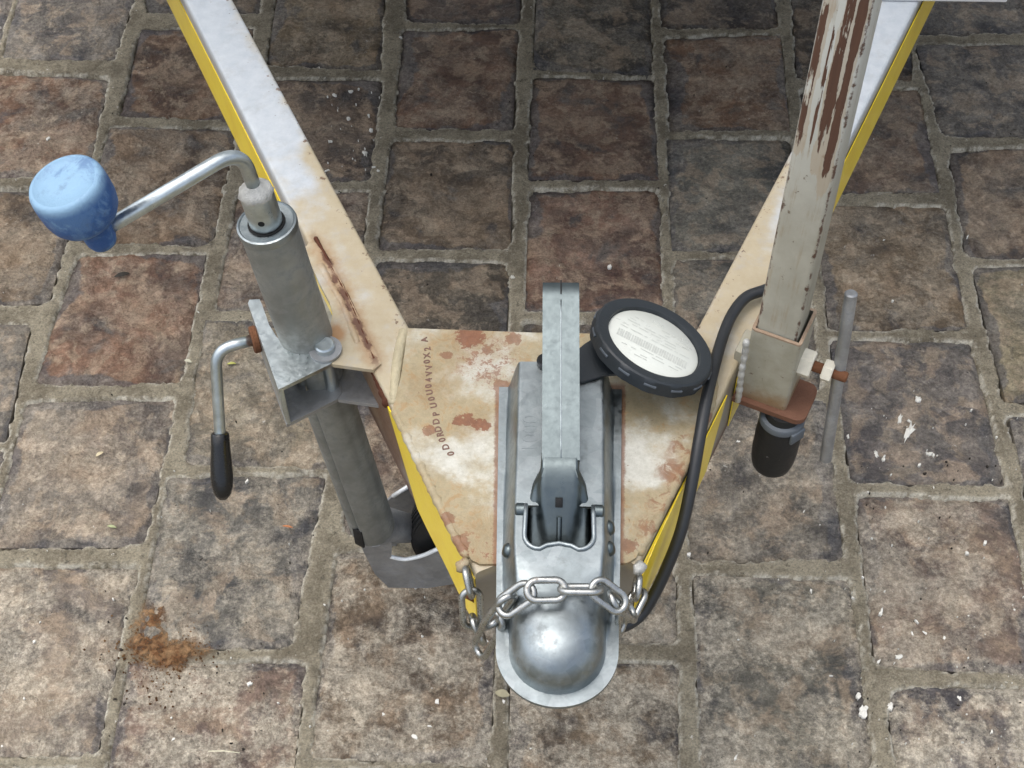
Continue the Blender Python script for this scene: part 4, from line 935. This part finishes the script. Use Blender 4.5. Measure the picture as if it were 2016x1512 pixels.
for x, y, w, h, a in fl:
    c = U(x, y, 0); sc = .00068; A = rad(a); m = 17; ring = []
    for i in range(m):
        t = 2 * math.pi * i / m; q = rr.uniform(.45, 1.15); u, k = w * sc / 2 * q * math.cos(t) * 1.4, h * sc / 2 * q * math.sin(t) * 1.6; ring.append((c[0] + u * math.cos(A) - k * math.sin(A), c[1] + u * math.sin(A) + k * math.cos(A)))
    b.add([(p, q, -.004) for p, q in ring] + [(p, q, .0004 + rr.uniform(-.0012, .0006)) for p, q in ring] + [(c[0], c[1], .0012)], [[i, (i + 1) % m, m + (i + 1) % m, m + i] for i in range(m)] + [[m + i, m + (i + 1) % m, 2 * m] for i in range(m)])
tag(b.build('paint_scabs', M_CHIP, None, angle=25), 'larger white scabs of old paint stuck to the bricks', 'flakes', kind='stuff')
# spilled orange soil at the joint lower left
b = MB(); rr = random.Random(3); c0 = U(318, 1262, 0); n = 90
g = np.linspace(-1, 1, n); A, Bq = np.meshgrid(g, g); rx, ry = .085, .085
wx = c0[0] + A * rx; wy = c0[1] + Bq * ry
def lobe(px, py, sx, sy, an):
    q = U(px, py, 0); ca, sa = math.cos(an), math.sin(an); dx_, dy_ = wx - q[0], wy - q[1]
    return np.sqrt(((dx_ * ca + dy_ * sa) / sx) ** 2 + ((-dx_ * sa + dy_ * ca) / sy) ** 2)
rr_ = np.minimum(lobe(302, 1225, .022, .040, -.35), np.minimum(lobe(325, 1290, .046, .020, .12), lobe(290, 1265, .030, .030, 0))) * .8 + fbm(wx, wy, 34, 5, .7) * 1.0
hz = -.0012 + .0052 * np.clip(1 - rr_ * 1.0, 0, 1) + fbm(wx, wy, 60, 5, .7) * .004
vs_ = np.stack([wx, wy, hz], -1).reshape(-1, 3); fs_ = [[i * n + k, i * n + k + 1, (i + 1) * n + k + 1, (i + 1) * n + k] for i in range(n - 1) for k in range(n - 1)]
fade = np.clip(1.25 - rr_ * .85, 0, 1)
def m_soil():
    s = NT('spilled_soil'); g = s.noise(170, 9, .8); n = s.noise(50, 7, .7); fd = s.attr('fade')
    c = s.mix(s.step(n, .40, .60), (.13, .062, .028), (.27, .165, .085)); c = s.mix(1.0, c, s.mix(s.step(g, .3, .7), (.5, .5, .5), (1.45, 1.45, 1.45)), 'MULTIPLY')
    s.set(Base_Color=c, Roughness=.95, Specular_IOR_Level=.1, Alpha=s.step(s.ma('ADD', s.ma('ADD', s.ma('MULTIPLY', fd, .75), s.ma('MULTIPLY', g, .9)), s.ma('MULTIPLY', n, .6)), 1.05, 1.55, 0.0, .92))
    s.bump(g, .003, 1.0); return s.m
soil = make('soil_heap', vs_, fs_, m_soil(), None, angle=180, attrs={'fade': fade.ravel()}); tag(soil, 'small spill of orange brown soil in the joint beside the tan bricks', 'soil', kind='stuff')
def grains(n, px, py, sx, sy, mat, name, label):
    b = MB(); rr = random.Random(2)
    for k in range(n):
        c = U(rr.gauss(px, sx), rr.gauss(py, sy), 0); s = rr.uniform(.0006, .0022)
        b.add([(c[0] + s * rr.uniform(.6, 1.2) * math.cos(t), c[1] + s * rr.uniform(.6, 1.2) * math.sin(t), -.001) for t in (0, 1.6, 3.1, 4.7)] + [(c[0], c[1], s * .9 + .0006)], [[0, 1, 4], [1, 2, 4], [2, 3, 4], [3, 0, 4]])
    o = b.build(name, mat, None, angle=20); tag(o, label, 'soil', kind='stuff')
grains(300, 318, 1285, 40, 34, M_SOIL, 'soil_crumbs', 'loose orange crumbs of soil scattered round the spill')
grains(160, 320, 1310, 55, 45, M_SOIL2, 'dark_soil_crumbs', 'loose dark brown crumbs of soil scattered round the spill')
# a few leaves, a straw and a seed
def leaf(x, y, L, W, ang, col, label, cat='leaf', z=.0022):
    m = m_plain('leaf_' + cat, col, .6, .3, .2, 150).m; c = U(x, y, z); A = rad(ang); d = np.array([math.cos(A), math.sin(A), 0]); s = np.array([-d[1], d[0], 0]); v = []; f = []; n = 7
    for i in range(n):
        t = i / (n - 1); w = W / 2 * math.sin(math.pi * (t * .92 + .04)) ** .8; p = c + d * (t - .5) * L + np.array([0, 0, .0018 * math.sin(math.pi * t)])
        v += [p - s * w, p + np.array([0, 0, -.0006]), p + s * w]
    for i in range(n - 1): f += [[3 * i, 3 * i + 1, 3 * i + 4, 3 * i + 3], [3 * i + 1, 3 * i + 2, 3 * i + 5, 3 * i + 4]]
    v2 = [np.array(p) - [0, 0, .0005] for p in v]; k = len(v); f2 = [[q + k for q in t[::-1]] for t in f]
    o = make('fallen_' + cat, v + v2, f + f2, m, None, angle=180); tag(o, label, cat)
leaf(456, 716, .012, .004, 5, (.42, .42, .12), 'small yellow leaf on the brick beside the clamp handle')
leaf(370, 711, .011, .005, -20, (.52, .50, .38), 'small pale cream leaf in the joint left of the clamp handle')
leaf(220, 1037, .012, .004, -10, (.34, .37, .20), 'small pale green leaf on the tan brick at lower left')
leaf(196, 894, .011, .005, 40, (.55, .47, .30), 'small straw coloured leaf on the tan brick at left')
leaf(989, 1366, .017, .010, -12, (.34, .31, .20), 'curled olive leaf beside the coupler nose')
leaf(566, 1037, .014, .003, -8, (.42, .17, .07), 'thin orange leaf fragment left of the jockey wheel tube')
leaf(240, 541, .022, .008, 20, (.03, .026, .02), 'dark dry leaf on the reddish brick below the blue knob')
st0, st1 = U(410, 1479, .004), U(472, 1482, .004)
tag(make('straw', *sweep([st0, (st0 + st1) / 2 + [0, .001, .0006], st1], .0006, 6), m_plain('pale_straw', (.7, .66, .48), .6).m, None, angle=180), 'thin pale straw lying on a brick at lower left', 'straw')
